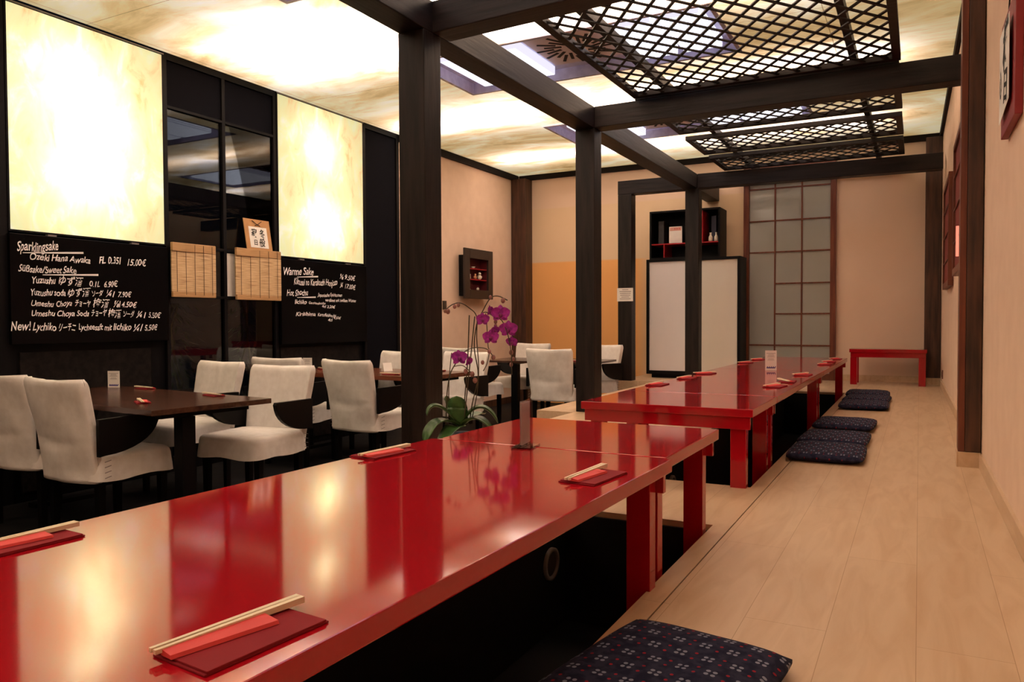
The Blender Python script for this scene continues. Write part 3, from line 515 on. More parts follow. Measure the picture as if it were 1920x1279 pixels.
# calligraphy card standing on the window rail
t = thing('calligraphy_card', 'brown card with white calligraphy sheet standing on the window rail', 'calligraphy', (XL + 0.052, 5.0, 1.386)); t.rotation_euler = (0, -0.17, 0)
MB().box(-0.008, 0, -0.15, 0.15, 0, 0.275).build('card', M_kraft, t, bevel=0.002)
sh = MB().box(0.0005, 0.002, -0.105, 0.105, 0.015, 0.205).build('paper_sheet', M_paper, t)
lettering([('寂', -0.08, 0.12, -0.015, 0.12, 0.06), ('冬', 0.015, 0.12, 0.075, 0.12, 0.06), ('日', -0.06, 0.04, -0.02, 0.04, 0.04), ('般', 0.0, 0.035, 0.065, 0.035, 0.06)], (0.002, 0, 0), (0, 1, 0), (0, 0, 1), M_ink, sh, name='brush_lettering', shear=0.1, jitter=0.12, off=0.001, bold=0.02)
MB().tube([(0.004, -0.055, 0.26), (0.006, 0.0, 0.225), (0.004, 0.055, 0.26)], 0.003, 5).tube([(0.005, -0.03, 0.215), (0.007, 0.0, 0.228), (0.005, 0.03, 0.215)], 0.003, 5).build('hanging_cord', M_ink, t)
# bamboo outside the glass
def bamboo(x, y, seed, h, label):
    rnd = random.Random(seed); t = thing('bamboo_plant', label, 'plant', (x, y, ZF))
    for k in range(3):
        dx, dy = rnd.uniform(-0.08, 0.08), rnd.uniform(-0.1, 0.1); pts = [(dx + 0.03 * i * rnd.uniform(-.5, .5), dy + 0.02 * i * rnd.uniform(-1, 1), h * i / 6) for i in range(7)]
        MB().tube(pts, 0.011, 7).build('culm', M_culm, t)
    mb = MB()
    for k in range(170):
        z = rnd.uniform(0.45, 1.02) * h; a = rnd.uniform(0, 2 * PI); r = rnd.uniform(0.03, 0.26); p = Vector((r * math.cos(a), r * math.sin(a), z)); L = rnd.uniform(0.08, 0.15)
        d = Vector((math.cos(a + rnd.uniform(-.7, .7)), math.sin(a + rnd.uniform(-.7, .7)), rnd.uniform(-1.0, 0.1))).normalized(); sd = d.cross(Vector((0, 0, 1))).normalized() * 0.010
        mb.add([p, p + d * L * 0.4 + sd, p + d * L, p + d * L * 0.4 - sd], [(0, 1, 2, 3)])
    mb.build('foliage', M_bamboo, t, fix=False)
bamboo(-5.72, 5.30, 3, 1.5, 'bamboo plant outside the glass, below the right blind')
bamboo(-5.62, 4.38, 5, 1.35, 'bamboo plant outside the glass, below the left blind')

# ------------------------------------------------------------------ red lacquered tables over the footwell
TH = 0.355
def red_table(y0, y1, label, TX0=-1.436, TX1=-0.632, rz=0.0):
    t = thing('low_table', label, 'table', ((TX0 + TX1) / 2, (y0 + y1) / 2, 0), rz); hx, h = (TX1 - TX0) / 2, (y1 - y0) / 2
    MB().box(-hx, hx, -h, h, TH - 0.036, TH).build('tabletop', M_lacq, t, bevel=0.003)
    a = 0.014; mb = MB(); zt = TH - 0.0365; zb = TH - 0.092
    mb.box(-hx + a, hx - a, -h + a, -h + a + 0.022, zb, zt).box(-hx + a, hx - a, h - a - 0.022, h - a, zb, zt).box(-hx + a, -hx + a + 0.022, -h + a + 0.022, h - a - 0.022, zb, zt)
    mb.build('apron', M_lacq, t, bevel=0.002)
    for sy in (-1, 1):
        yy = sy * (h - a - 0.048); lx = hx - 0.036
        MB().box(lx - 0.068, lx, yy - 0.024, yy + 0.024, ZF + 0.002, zt - 0.0005).build('leg', M_lacq, t, bevel=0.002)
        MB().box(-lx, -lx + 0.068, yy - 0.024, yy + 0.024, 0.0005, zt - 0.0005).build('leg', M_lacq, t, bevel=0.002)
    return t
red_table(0.02, 2.105, 'long glossy red lacquered table in the foreground with four chopstick settings', -1.450, -0.630, -0.022)
red_table(2.111, 2.745, 'short glossy red table joined to the far end of the foreground table', -1.402, -0.628, -0.006)
red_table(3.405, 4.040, 'short glossy red table at the near end of the second table row')
red_table(4.046, 6.170, 'long glossy red table in the second row carrying a standing white menu card')
red_table(6.176, 8.330, 'farthest glossy red table of the second row, near the shoji window')
# red bench at the far wall
t = thing('bench', 'small red lacquered bench against the far wall', 'bench', (-0.312, 9.70, 0)); hx = 0.392
MB().box(-hx, hx, -0.17, 0.17, 0.365, 0.405).build('seat', M_lacq, t, bevel=0.003)
MB().box(-hx + 0.012, hx - 0.012, -0.155, -0.125, 0.31, 0.3645).box(-hx + 0.012, hx - 0.012, 0.125, 0.155, 0.31, 0.3645).build('apron', M_lacq, t, bevel=0.002)
for sx in (-1, 1):
    for sy in (-1, 1): MB().box(sx * (hx - 0.012) - 0.035 * (1 + sx), sx * (hx - 0.012) + 0.035 * (1 - sx), sy * 0.145 - 0.03, sy * 0.145 + 0.03, 0.0005, 0.3095).build('leg', M_lacq, t, bevel=0.002)
# round vents in the footwell wall
def vent(y, z, label):
    t = thing('round_vent', label, 'vent', (PX0 + 0.0125, y, z), 0, 'footwell vents'); n = 28; R = 0.062
    mb = MB(); mb.loft([[(x, r * math.cos(2 * PI * j / n), r * math.sin(2 * PI * j / n)) for j in range(n)] for x, r in ((0, R), (0.012, R), (0.012, R - 0.014), (0.004, R - 0.016))], cap0=False, cap1=False); mb.build('ring', M_port, t, smooth=True)
    MB().loft([[(x, (R - 0.016) * math.cos(2 * PI * j / n), (R - 0.016) * math.sin(2 * PI * j / n)) for j in range(n)] for x in (0.001, 0.004)]).build('grille', M_switch, t)
vent(2.63, -0.185, 'round grey vent in the black footwell wall under the foreground table')
vent(4.25, -0.20, 'round grey vent under the second table row')

# ------------------------------------------------------------------ floor cushions
def cushion_mesh():
    mb = MB(); nx, ny = 18, 24; hx, hy = 0.192, 0.255
    def P(i, j, top):
        u = -1 + 2 * i / nx; v = -1 + 2 * j / ny; e = (1 - abs(u) ** 5) * (1 - abs(v) ** 5); z = 0.027 + (1 if top else -1) * (0.004 + 0.023 * max(e, 0) ** 0.5)
        cr = 1 - 0.05 * (abs(u) * abs(v)) ** 3
        if top: z += 0.004 * noise.noise(Vector((u * 2.5, v * 3.5, 1.7))) * max(e, 0)
        return (u * hx * cr, v * hy * cr, max(z, 0.0005))
    for top in (True, False):
        vs = [P(i, j, top) for j in range(ny + 1) for i in range(nx + 1)]; fs = [(j * (nx + 1) + i, j * (nx + 1) + i + 1, (j + 1) * (nx + 1) + i + 1, (j + 1) * (nx + 1) + i) for j in range(ny) for i in range(nx)]
        mb.add(vs, fs)
    return mb
def cush_rim(mb):
    n = (len(mb.v)) // 2; nx, ny = 18, 24; loop = [i for i in range(nx + 1)] + [j * (nx + 1) + nx for j in range(1, ny + 1)] + [ny * (nx + 1) + i for i in range(nx - 1, -1, -1)] + [j * (nx + 1) for j in range(ny - 1, 0, -1)]
    for a, b in zip(loop, loop[1:] + loop[:1]): mb.f.append((a, b, n + b, n + a)); mb.m.append(0)
    return mb
cproto = tag(cush_rim(cushion_mesh()).build('floor_cushion', M_cush, smooth=True), 'navy patterned floor cushion in the foreground at the footwell edge', 'cushion', 'navy patterned floor cushions')
cproto.location = (-0.447, 1.468, 0); cproto.rotation_euler = (0, 0, math.radians(-9))
for x, y, z, a, rx, l in ((-0.435, 4.46, 0, 1, 0, 'navy cushion nearest of the three beside the near end of the second table row'), (-0.445, 4.995, 0, -1, 0, 'navy cushion in the middle of the three beside the second table row'), (-0.445, 5.72, 0, -1, 0, 'navy cushion with a gap before it, farthest of the three by the second table row'),
                          (-0.405, 7.06, 0, 1, 0, 'navy cushion nearest of the far cluster of three'), (-0.41, 7.59, 0, -2, 0, 'navy cushion in the middle of the far cluster of three'), (-0.432, 8.125, 0, 1, 0, 'navy cushion at the back of the far cluster, nearest the bench')):
    c = clone(cproto, (x, y, z), math.radians(a), l)

# ------------------------------------------------------------------ napkins and chopsticks
def make_napkin(sx, sy):
    mb = MB().box(-sx / 2, sx / 2, -sy / 2, sy / 2, 0, 0.0025); mb.box(-sx / 2 + 0.004, sx / 2, -sy / 2 + 0.003, sy / 2 - 0.004, 0.0026, 0.0055)
    return mb.build('folded_napkin', M_napkin, bevel=0.0008)
def make_sticks():
    t = thing('chopstick_set', 'x', 'chopsticks')
    MB().loft([[(x, y, z) for x, z in ((-0.004, 0), (w2, 0), (w2 - 0.002, 0.0045), (-0.004, 0.0075))] for y, w2 in ((-0.092, 0.018), (0.045, 0.030))]).build('paper_sleeve', M_sleeve, t)
    for sx in (-1, 1): MB().loft([[(-0.0085 + sx * 0.0048 + r * cx, y, 0.006 + r * cz) for cx, cz in ((-1, -1), (1, -1), (1, 1), (-1, 1))] for y, r in ((-0.100, 0.0026), (0.108, 0.0042))]).build('chopstick', M_stick, t)
    return t
np0 = tag(make_napkin(0.098, 0.182), 'x', 'napkin'); ck0 = make_sticks(); first = [True]
def setting(x, y, z, rz, where, grp, rs=0.12, dx=-0.012):
    if first[0]: n, c = np0, ck0; first[0] = False
    else: n = np0.copy(); COL.objects.link(n); c = copy_tree(ck0)
    n.location = (x, y, z); n.rotation_euler = (0, 0, rz); n['label'] = 'red napkin ' + where; n['group'] = 'red napkins ' + grp
    c.location = (x + dx * math.cos(rz), y + dx * math.sin(rz), z + 0.0062); c.rotation_euler = (0, 0, rz + rs); c['label'] = 'chopsticks in coral sleeve ' + where; c['group'] = 'chopsticks ' + grp
G1, G2 = 'on the foreground table', 'on the second table row'
TZ = TH + 0.0004
setting(-0.728, 0.668, TZ, -0.09, 'nearest the camera, right edge of foreground table', G1, -0.06, -0.022)
setting(-1.392, 0.77, TZ, -0.05, 'cut by the left frame edge, on foreground table', G1, 0.0, 0.0)
setting(-1.385, 1.80, TZ, -0.10, 'on left edge of foreground table below the post', G1, 0.0, 0.01)
setting(-0.708, 1.76, TZ, -0.10, 'on right edge of foreground table near its end', G1, 0.03, -0.014)
for x, y, a, rs, w_ in ((-1.385, 4.46, 0.0, -0.15, 'first from the front, left edge of second table row'), (-1.36, 5.03, 0.05, -0.2, 'second from the front, left edge of second table row'), (-1.35, 5.52, -0.05, -0.5, 'third from the front, left edge of second table row'), (-1.37, 7.05, 0.0, -0.3, 'fourth from the front, left edge of second table row'), (-1.37, 7.65, 0.0, -0.3, 'farthest on the left edge of second table row'),
                        (-0.735, 4.63, -0.1, -0.15, 'first from the front, right edge of second table row'), (-0.725, 5.02, 0.05, 0.4, 'second from the front, right edge of second table row'), (-0.712, 5.66, -0.05, -0.3, 'third from the front, right edge of second table row'), (-0.715, 7.05, 0, -0.2, 'fourth from the front, right edge of second table row'), (-0.72, 7.5, 0, -0.3, 'fifth from the front, right edge of second table row'), (-0.712, 8.05, 0, -0.3, 'farthest on the right edge of second table row')):
    setting(x, y, TZ, a, w_, G2, rs)
# acrylic holder and menu card
t = thing('acrylic_holder', 'clear acrylic menu holder standing on the foreground table', 'menu holder', (-1.07, 2.10, TZ), math.radians(100))
MB().box(-0.05, 0.05, -0.032, 0.032, 0, 0.004).build('foot', M_acryl, t, bevel=0.001)
MB().box(-0.05, 0.05, -0.003, 0.003, 0.0045, 0.145).build('upright_sleeve', M_acryl, t)
MB().box(-0.042, 0.042, -0.0012, 0.0012, 0.010, 0.138).build('inner_card', M_frost, t)
def menu_card(loc, rz, wd, h, label, tent=False):
    t = thing('menu_card', label, 'menu card', loc, rz)
    if tent: MB().prism([(-0.035, 0), (0.035, 0), (0.003, h), (-0.003, h)], lambda a, b: (-wd / 2, a, b), lambda a, b: (wd / 2, a, b)).build('card', M_paper, t)
    else: MB().box(-wd / 2, wd / 2, -0.0015, 0.0015, 0, h).build('card', M_paper, t)
    mb = MB(); yy = -0.036 if tent else -0.0015
    if not tent:
        for k, (a, b) in enumerate(((0.5, 0.86), (0.3, 0.80), (0.35, 0.74), (0.4, 0.68), (0.3, 0.58), (0.36, 0.52))): stroke(mb, (-wd * a * 0.8, h * b), (wd * a * 0.8, h * b), 0.0012, 0.0012, (0, yy, 0), (1, 0, 0), (0, 0, 1), 0.0008)
        mb.build('lettering', M_greyink, t, fix=False)
        mb = MB()
        for k in range(5): stroke(mb, (-wd * 0.36 + k * wd * 0.17, h * 0.12), (-wd * 0.28 + k * wd * 0.17, h * 0.2), 0.003, 0.003, (0, yy, 0), (1, 0, 0), (0, 0, 1), 0.0008)
        stroke(mb, (-wd * 0.38, h * 0.13), (wd * 0.38, h * 0.13), 0.004, 0.004, (0, yy, 0), (1, 0, 0), (0, 0, 1), 0.0006); mb.build('picture', M_blueink, t, fix=False)
    return t
menu_card((-1.0, 6.10, TZ), math.radians(22), 0.085, 0.152, 'white menu card standing on the second table row')

# ------------------------------------------------------------------ dining tables and chairs
def dining_table(cx, cy, rz, L, W, H, mat, label, th=0.03, inset=0.11):
    t = thing('dining_table', label, 'table', (cx, cy, ZF), rz)
    MB().box(-L / 2, L / 2, -W / 2, W / 2, H - th, H).build('tabletop', mat, t, bevel=0.003)
    for sx in (-1, 1):
        cx = sx * (L / 2 - inset); MB().box(cx - 0.04, cx + 0.04, -0.16, -0.08, 0.031, H - th - 0.0305).build('leg', M_black, t, bevel=0.003)
        MB().box(cx - 0.045, cx + 0.045, -W / 2 + 0.12, W / 2 - 0.17, 0.0005, 0.03).build('foot', M_black, t, bevel=0.003)
        MB().box(cx - 0.03, cx + 0.03, -W / 2 + 0.1, W / 2 - 0.1, H - th - 0.03, H - th - 0.0005).build('bracket', M_black, t)
    return t
DH = 0.74; DZ = ZF + DH + 0.0005
dining_table(-4.275, 3.05, math.radians(-6), 1.70, 0.75, DH, M_dtable, 'dark brown dining table nearest the camera')
dining_table(-4.36, 5.52, math.radians(-2), 1.62, 0.80, DH, M_rtable, 'red-brown dining table in the middle, partly behind the nearest post', th=0.036)
dining_table(-3.76, 8.00, math.radians(2), 1.36, 0.74, DH, M_dtable, 'dark dining table farthest away, by the cream back wall', th=0.022, inset=0.30)

def make_chair():
    t = thing('dining_chair', 'x', 'chair', (0, 0, 0), 0, 'slip-covered dining chairs'); rnd = random.Random(4)
    # seat cover: loft of rounded rectangles, top to hem
    def rr(hx, hy, cy, z, r, n=48, wave=0.0, zj=0.0):
        pts = []
        for k in range(n):
            a = 2 * PI * k / n; c, s = math.cos(a), math.sin(a); q = (abs(c) ** 8 + abs(s) ** 8) ** (-1 / 8); x = hx * c * q; y = hy * s * q
            w2 = 1 + wave * math.sin(a * 7 + 1) * 0.5 + wave * 0.5 * math.sin(a * 13)
            pts.append((x * w2, cy + y * w2, z + zj * math.sin(a * 5 + 0.6)))
        return pts
    mb = MB(); cy = 0.005
    mb.loft([rr(0.05, 0.05, cy, 0.500, .1), rr(0.16, 0.16, cy, 0.501, .1), rr(0.232, 0.216, cy, 0.495, .05), rr(0.246, 0.230, cy, 0.482, .03), rr(0.251, 0.236, cy, 0.462, .03, wave=0.004), rr(0.254, 0.239, cy, 0.43, .03, wave=0.010), rr(0.258, 0.243, cy, 0.40, .03, wave=0.016), rr(0.261, 0.246, cy, 0.365, .03, wave=0.020, zj=0.006)], cap1=False)
    mb.loft([rr(0.257, 0.242, cy, 0.366, .03, wave=0.020, zj=0.006), rr(0.245, 0.230, cy, 0.47, .03)], cap0=False, cap1=True)
    mb.build('seat_cover', M_cloth, t, smooth=True)
    # back cover: closed shell, leaning back, bowed to the rear, with soft folds
    rings = []; nv = 26
    for iv in range(nv + 1):
        v = iv / nv; z = 0.355 + (0.905 - 0.355) * v; lean = -0.205 - 0.100 * max(0, (v - 0.12)) ** 1.15; hw = 0.228 + 0.030 * v; th = 0.034; ring = []
        if iv >= nv - 1: th = 0.030 if iv == nv - 1 else 0.018; hw -= 0.004 if iv == nv - 1 else 0.014
        n = 60
        for k in range(n):
            a = 2 * PI * k / n; c, s = math.cos(a), math.sin(a); q = (abs(c) ** 7 + abs(s) ** 7) ** (-1 / 7); x = hw * c * q; y = th * s * q; u = x / hw
            bow = -0.030 * (1 - u * u); fold = 0.0
            if s < 0: fold = 0.015 * noise.noise(Vector((u * 1.6, v * 3.2 + 0.35 * u * u, 2.0))) + 0.012 * math.exp(-((v - 0.36 - 0.07 * u * u) / 0.045) ** 2) * (1 - u * u)
            else: fold = 0.016 * noise.noise(Vector((u * 4.2, v * 0.9, 7.0))) + 0.006 * math.sin(u * 11 + v) * (0.4 + 0.6 * v)
            dip = -0.010 * (1 - u * u) * (v > 0.97)
            ring.append((x, lean + y + bow + fold, z + dip))
        rings.append(ring)
    bc = MB().loft(rings, cap0=True, cap1=True).build('back_cover', M_cloth, t, smooth=True)
    # black wooden arms: flat top, quarter-round belly
    prof = [(-0.235, 0.695), (0.105, 0.700), (0.115, 0.685)] + [(0.115 - 0.31 * (1 - math.cos(a)) if False else -0.20 + 0.31 * math.cos(a), 0.68 - 0.175 * math.sin(a)) for a in [PI / 2 * i / 9 for i in range(1, 10)]] + [(-0.235, 0.50)]
    for s in (-1, 1):
        x0 = s * 0.270; MB().prism(prof, lambda a, b: (x0 - 0.014, a, b), lambda a, b: (x0 + 0.014, a, b)).build('arm', M_armwood, t, bevel=0.003)
        for yy in (-0.185, 0.182): MB().taper(s * 0.203, yy, 0.0005, 0.46, 0.016, 0.021).build('leg', M_armwood, t)
        mb = MB()
        for k in range(4): mb.bar((s * 0.272, -0.200, 0.385 + 0.028 * k), (s * 0.272, -0.165, 0.392 + 0.028 * k), 0.003, 0.003)
        mb.build('lacing', M_greyink, t)
    return t
ch0 = make_chair(); first_chair = [True]
def chair(bx, by, rz_deg, label):
    # bx, by: where the top of the backrest stands; rz 0 faces +y
    a = math.radians(rz_deg); o = ch0 if first_chair[0] else copy_tree(ch0); first_chair[0] = False
    o.location = (bx - math.sin(a) * 0.300, by + math.cos(a) * 0.300, ZF); o.rotation_euler = (0, 0, a); o['label'] = label; return o
chair(-4.62, 2.46, 3, 'white covered chair cut off by the left edge of the photo')
chair(-3.99, 2.40, -1, 'white covered chair seen from behind at the nearest table, second from the left edge')
chair(-4.55, 3.99, 180 - 6, 'white covered chair behind the nearest table, its seat half hidden by the table leg')
chair(-3.76, 3.81, 180 + 5, 'white covered chair at the right end of the nearest table, facing the camera')
chair(-4.62, 4.60, 4, 'white covered chair mostly hidden behind the chair at the right end of the nearest table')
chair(-3.84, 4.53, -6, 'white covered chair seen from behind, just left of the nearest pergola post')
chair(-4.42, 6.05, 180 - 6, 'white covered chair across the middle table, cut by the nearest post')
chair(-3.76, 6.17, 180 - 4, 'white covered chair behind the orchid, facing the camera at the middle table')
chair(-4.45, 7.12, -6, 'white covered chair hidden behind the orchid and the chair facing it')
chair(-3.37, 7.14, 3, 'white covered chair seen from behind, left of the middle pergola post')
chair(-4.35, 8.78, 180 - 8, 'white covered chair across the farthest table, by the brown corner post')
chair(-3.30, 8.58, 180 - 16, 'white covered chair seen between the middle post and the notice post')

def small_set(x, y, z, rz, label):
    n = np0.copy(); COL.objects.link(n); n.location = (x, y, z); n.rotation_euler = (0, 0, rz); n['label'] = 'red napkin ' + label; n['group'] = 'red napkins on the dining tables'; n.scale = (0.75, 0.8, 1.2)
    c = copy_tree(ck0); c.location = (x, y, z + 0.0075); c.rotation_euler = (0, 0, rz); c['label'] = 'chopsticks in coral sleeve ' + label; c['group'] = 'chopsticks on the dining tables'
small_set(-3.87, 2.83, DZ, 1.05, 'at near edge of the nearest dark table')
small_set(-4.66, 3.43, DZ, 1.45, 'beside the menu card on the nearest dark table')
small_set(-3.83, 3.29, DZ, 1.35, 'at right far corner of nearest dark table')
small_set(-3.95, 5.24, DZ, 1.5, 'on middle dining table, left of nearest post')
small_set(-4.98, 5.55, DZ, 1.0, 'at far left of middle dining table')
small_set(-3.86, 5.82, DZ, 1.3, 'on middle dining table, right of nearest post')
small_set(-3.38, 7.82, DZ, 1.4, 'on the farthest dining table, left of the middle post')
menu_card((-4.95, 3.40, DZ), math.radians(24), 0.085, 0.115, 'white menu card standing on the nearest dark dining table')
menu_card((-5.03, 5.40, DZ), math.radians(28), 0.085, 0.115, 'white menu card on the middle dining table, behind a chair back')
menu_card((-4.28, 5.62, DZ), math.radians(60), 0.085, 0.075, 'small folded white tent card on the middle dining table', tent=True)

# ------------------------------------------------------------------ orchid
OB = Vector((-1.862, 3.0, 0.0)); ORT = Vector((math.cos(0.555), math.sin(0.555), 0)); OFW = Vector((-math.sin(0.555), math.cos(0.555), 0)); OS = 0.00245 / 4.264
def orc(zx, zy, dep=0.0):     # plane of the plant: 4.264 drawing units per step, origin at the crown
    p = ORT * ((zx - 362) * OS) + OFW * dep; return Vector((p.x, p.y, 0.281 - (zy - 1066) * OS))
t = thing('potted_orchid', 'potted purple orchid with arching stems beside the nearest post', 'plant', OB)
MB().lathe([(0.055, 0.0005), (0.066, 0.02), (0.082, 0.12), (0.092, 0.20), (0.096, 0.205), (0.096, 0.222), (0.086, 0.222), (0.083, 0.20)], 28).build('pot', M_pot, t, smooth=True)
MB().lathe([(0.001, 0.212), (0.05, 0.216), (0.0825, 0.204), (0.0825, 0.199)], 20).build('bark_bed', M_soil, t)
def leaf(base, mid, tip, wd, fold=0.25):
    pts = []; a, b, c = (orc(*q) for q in (base, mid, tip)); mb = MB(); n = 16; L = []; 
    for i in range(n + 1):
        s = i / n; L.append(a * (1 - s) ** 2 + b * 2 * s * (1 - s) + c * s * s)
    rows = []
    for i, p in enumerate(L):
        s = i / n; d = (L[min(i + 1, n)] - L[max(i - 1, 0)]).normalized(); sd = d.cross(Vector((0, 0, 1)))
        if sd.length < 0.2: sd = ORT.copy()
        sd.normalize(); up = sd.cross(d).normalized()
        if up.z < 0: up = -up
        w2 = wd * (0.35 + 0.65 * math.sin(PI * min(1, 0.12 + s * 0.86)) ** 0.6) * (1 if s < 0.8 else max(0.03, math.sqrt(max(0, 1 - ((s - 0.8) / 0.2) ** 2))))
        rows.append([p - sd * w2 + up * w2 * fold, p - sd * w2 * 0.5 + up * w2 * fold * 0.35, p, p + sd * w2 * 0.5 + up * w2 * fold * 0.35, p + sd * w2 + up * w2 * fold, p + sd * w2 * 0.5 + up * (w2 * fold * 0.35 - 0.004), p - up * 0.004, p - sd * w2 * 0.5 + up * (w2 * fold * 0.35 - 0.004)])
    mb.loft(rows).build('leaf', M_leaf, t, smooth=True)
leaf((345, 1090, -.01), (140, 830, -.02), (88, 1010, -.03), 0.040)
leaf((345, 1100, -.02), (150, 960, -.07), (80, 1210, -.11), 0.046)
leaf((350, 1085, 0.01), (330, 960, .015), (325, 862, 0.01), 0.046, 0.15)
leaf((360, 1090, 0), (520, 830, .0), (660, 1080, -.01), 0.044)
leaf((370, 1100, -.02), (480, 960, -.05), (610, 1130, -.07), 0.044)
leaf((330, 1090, 0.03), (250, 1000, .05), (245, 862, .06), 0.020, 0.2)
leaf((350, 1105, -.03), (300, 1060, -.10), (190, 1230, -.15), 0.044)
leaf((375, 1100, .02), (470, 1010, .08), (560, 1030, .12), 0.040)
def stem(pts, r=0.0030, nm='stem'):
    P = [orc(*p) for p in pts]; out = []
    for i in range(len(P) - 1):
        p0 = P[max(i - 1, 0)]; p1 = P[i]; p2 = P[i + 1]; p3 = P[min(i + 2, len(P) - 1)]
        for k in range(5):
            s = k / 5; out.append(0.5 * ((2 * p1) + (p2 - p0) * s + (2 * p0 - 5 * p1 + 4 * p2 - p3) * s * s + (3 * p1 - p0 - 3 * p2 + p3) * s ** 3))
    out.append(P[-1]); MB().tube(out, r, 6).build(nm, M_stem, t, smooth=True)
stem([(262, 1100, .02), (265, 760, .02), (288, 515, .02)], 0.0024, 'stake')
stem([(372, 1100, .02), (415, 600, .02), (432, 214, .02)], 0.0030, 'stake')
stem([(380, 1100, .0), (440, 560, .0), (475, 224, .0)], 0.0030, 'stake')
stem([(240, 1090, 0), (248, 860, 0), (275, 690, 0), (320, 600, -.01), (345, 560, -.02)])
stem([(300, 625, -.01), (370, 615, -.01), (420, 650, -.02), (455, 690, -.02), (475, 740, -.02)], 0.002)
stem([(430, 1090, .0), (450, 930, .0), (500, 700, .0), (470, 480, .0), (490, 290, 0), (535, 190, 0), (600, 80, -.01), (665, 64, -.01), (736, 97, -.02)])
stem([(440, 1085, .02), (490, 850, .02), (505, 640, .02), (490, 400, .01), (490, 225, 0), (425, 152, 0), (360, 117, -.01), (300, 128, -.01), (250, 165, -.02)], 0.0026)
stem([(495, 235, 0), (560, 190, -.01), (640, 235, -.03), (692, 262, -.03), (738, 380, -.04), (762, 520, -.04), (764, 620, -.04), (767, 690, -.04)], 0.0024)
stem([(560, 200, -.01), (572, 310, -.01), (580, 460, -.01), (590, 505, -.01), (572, 600, -.01), (540, 662, -.01)], 0.0022)
stem([(385, 512, 0), (430, 485, 0), (500, 474, 0), (575, 490, 0), (622, 548, 0)], 0.0022)
for zx, zy, r in ((535, 592, 14), (589, 505, 14), (621, 553, 17), (474, 735, 18), (400, 662, 17), (452, 685, 18), (763, 513, 17), (780, 566, 13), (763, 612, 14), (700, 99, 17), (600, 71, 12), (315, 146, 14), (345, 134, 13), (262, 184, 17), (240, 182, 12), (640, 268, 14), (640, 300, 13)):
    p = orc(zx, zy, -.02); MB().ball(p, r * OS * 1.05, sc=(1, 1, 1.25)).build('bud', M_bud, t, smooth=True)
def flower(zx, zy, R, yaw, tilt=0.0):
    c = orc(zx, zy, -.035); Mx = Matrix.Translation(c) @ Matrix.Rotation(yaw, 4, 'Z') @ Matrix.Rotation(tilt, 4, 'X'); r = R * OS; mb = MB()
    def petal(ang, ln, wd, cup):     # petals in local XZ plane, face -Y
        rows = []; n = 8
        for i in range(n + 1):
            s = i / n; w2 = wd * math.sin(PI * min(0.985, 0.10 + 0.88 * s)) ** 0.75; y = -cup * s * s
            row = []
            for u in (-1, -0.5, 0, 0.5, 1):
                x, z = u * w2, s * ln; X = x * math.cos(ang) - z * math.sin(ang); Z = x * math.sin(ang) + z * math.cos(ang); row.append(Mx @ Vector((X, y - 0.15 * abs(u) * w2, Z)))
            rows.append(row)
        nn = 5; vs = [p for r_ in rows for p in r_]; mb.add(vs, [(i * nn + j, i * nn + j + 1, (i + 1) * nn + j + 1, (i + 1) * nn + j) for i in range(n) for j in range(nn - 1)])
    petal(0, r * 0.95, r * 0.36, -0.1 * r); petal(2.3, r * 0.95, r * 0.36, -0.1 * r); petal(-2.3, r * 0.95, r * 0.36, -0.1 * r)
    petal(1.25, r * 1.05, r * 0.58, 0.15 * r); petal(-1.25, r * 1.05, r * 0.58, 0.15 * r)
    f = mb.build('flower', M_petal, t, smooth=True, fix=False)
    MB().ball(Mx @ Vector((0, -0.16 * r, -0.14 * r)), r * 0.2, sc=(1, 1.2, 1.2)).build('lip', M_lip, f, smooth=True)
for a in ((535, 250, 58, 0.9, 0), (678, 205, 76, 0.55, 0.1), (600, 392, 66, 0.5, 0.05), (742, 328, 74, 0.45, 0.1), (770, 428, 50, 0.1, 0.3), (594, 180, 48, 1.6, 0), (632, 338, 46, 1.2, 0.2), (348, 552, 68, 0.9, -0.2), (424, 582, 44, 1.5, 0.2)): flower(*a)

# ------------------------------------------------------------------ back wall things
# shoji window: brown side jambs, thin muntins, milky glass
struct('window_2', MB().box(-1.915, -0.963, YB - 0.020, YB - 0.012, 0.08, 2.62), M_pane_shoji)
mb = MB()
for x0, x1 in ((-1.985, -1.917), (-0.960, -0.895)): mb.box(x0, x1, YB - 0.06, YB - 0.001, 0.0, 2.62)
mb.box(-1.985, -0.895, YB - 0.06, YB - 0.001, 2.621, 2.69); mb.box(-1.916, -0.961, YB - 0.05, YB - 0.001, 0.0, 0.079)
for x in (-1.605, -1.288): mb.box(x - 0.009, x + 0.009, YB - 0.036, YB - 0.0205, 0.08, 2.62)
for z in (2.385, 1.982, 1.590): mb.box(-1.915, -0.963, YB - 0.034, YB - 0.021, z - 0.008, z + 0.008)
for z in (1.195, 0.815): mb.box(-1.605, -0.963, YB - 0.034, YB - 0.021, z - 0.008, z + 0.008)
mb.box(-1.915, -0.963, YB - 0.034, YB - 0.021, 0.412, 0.430)
struct('trim_shoji', mb, M_redwood_z)
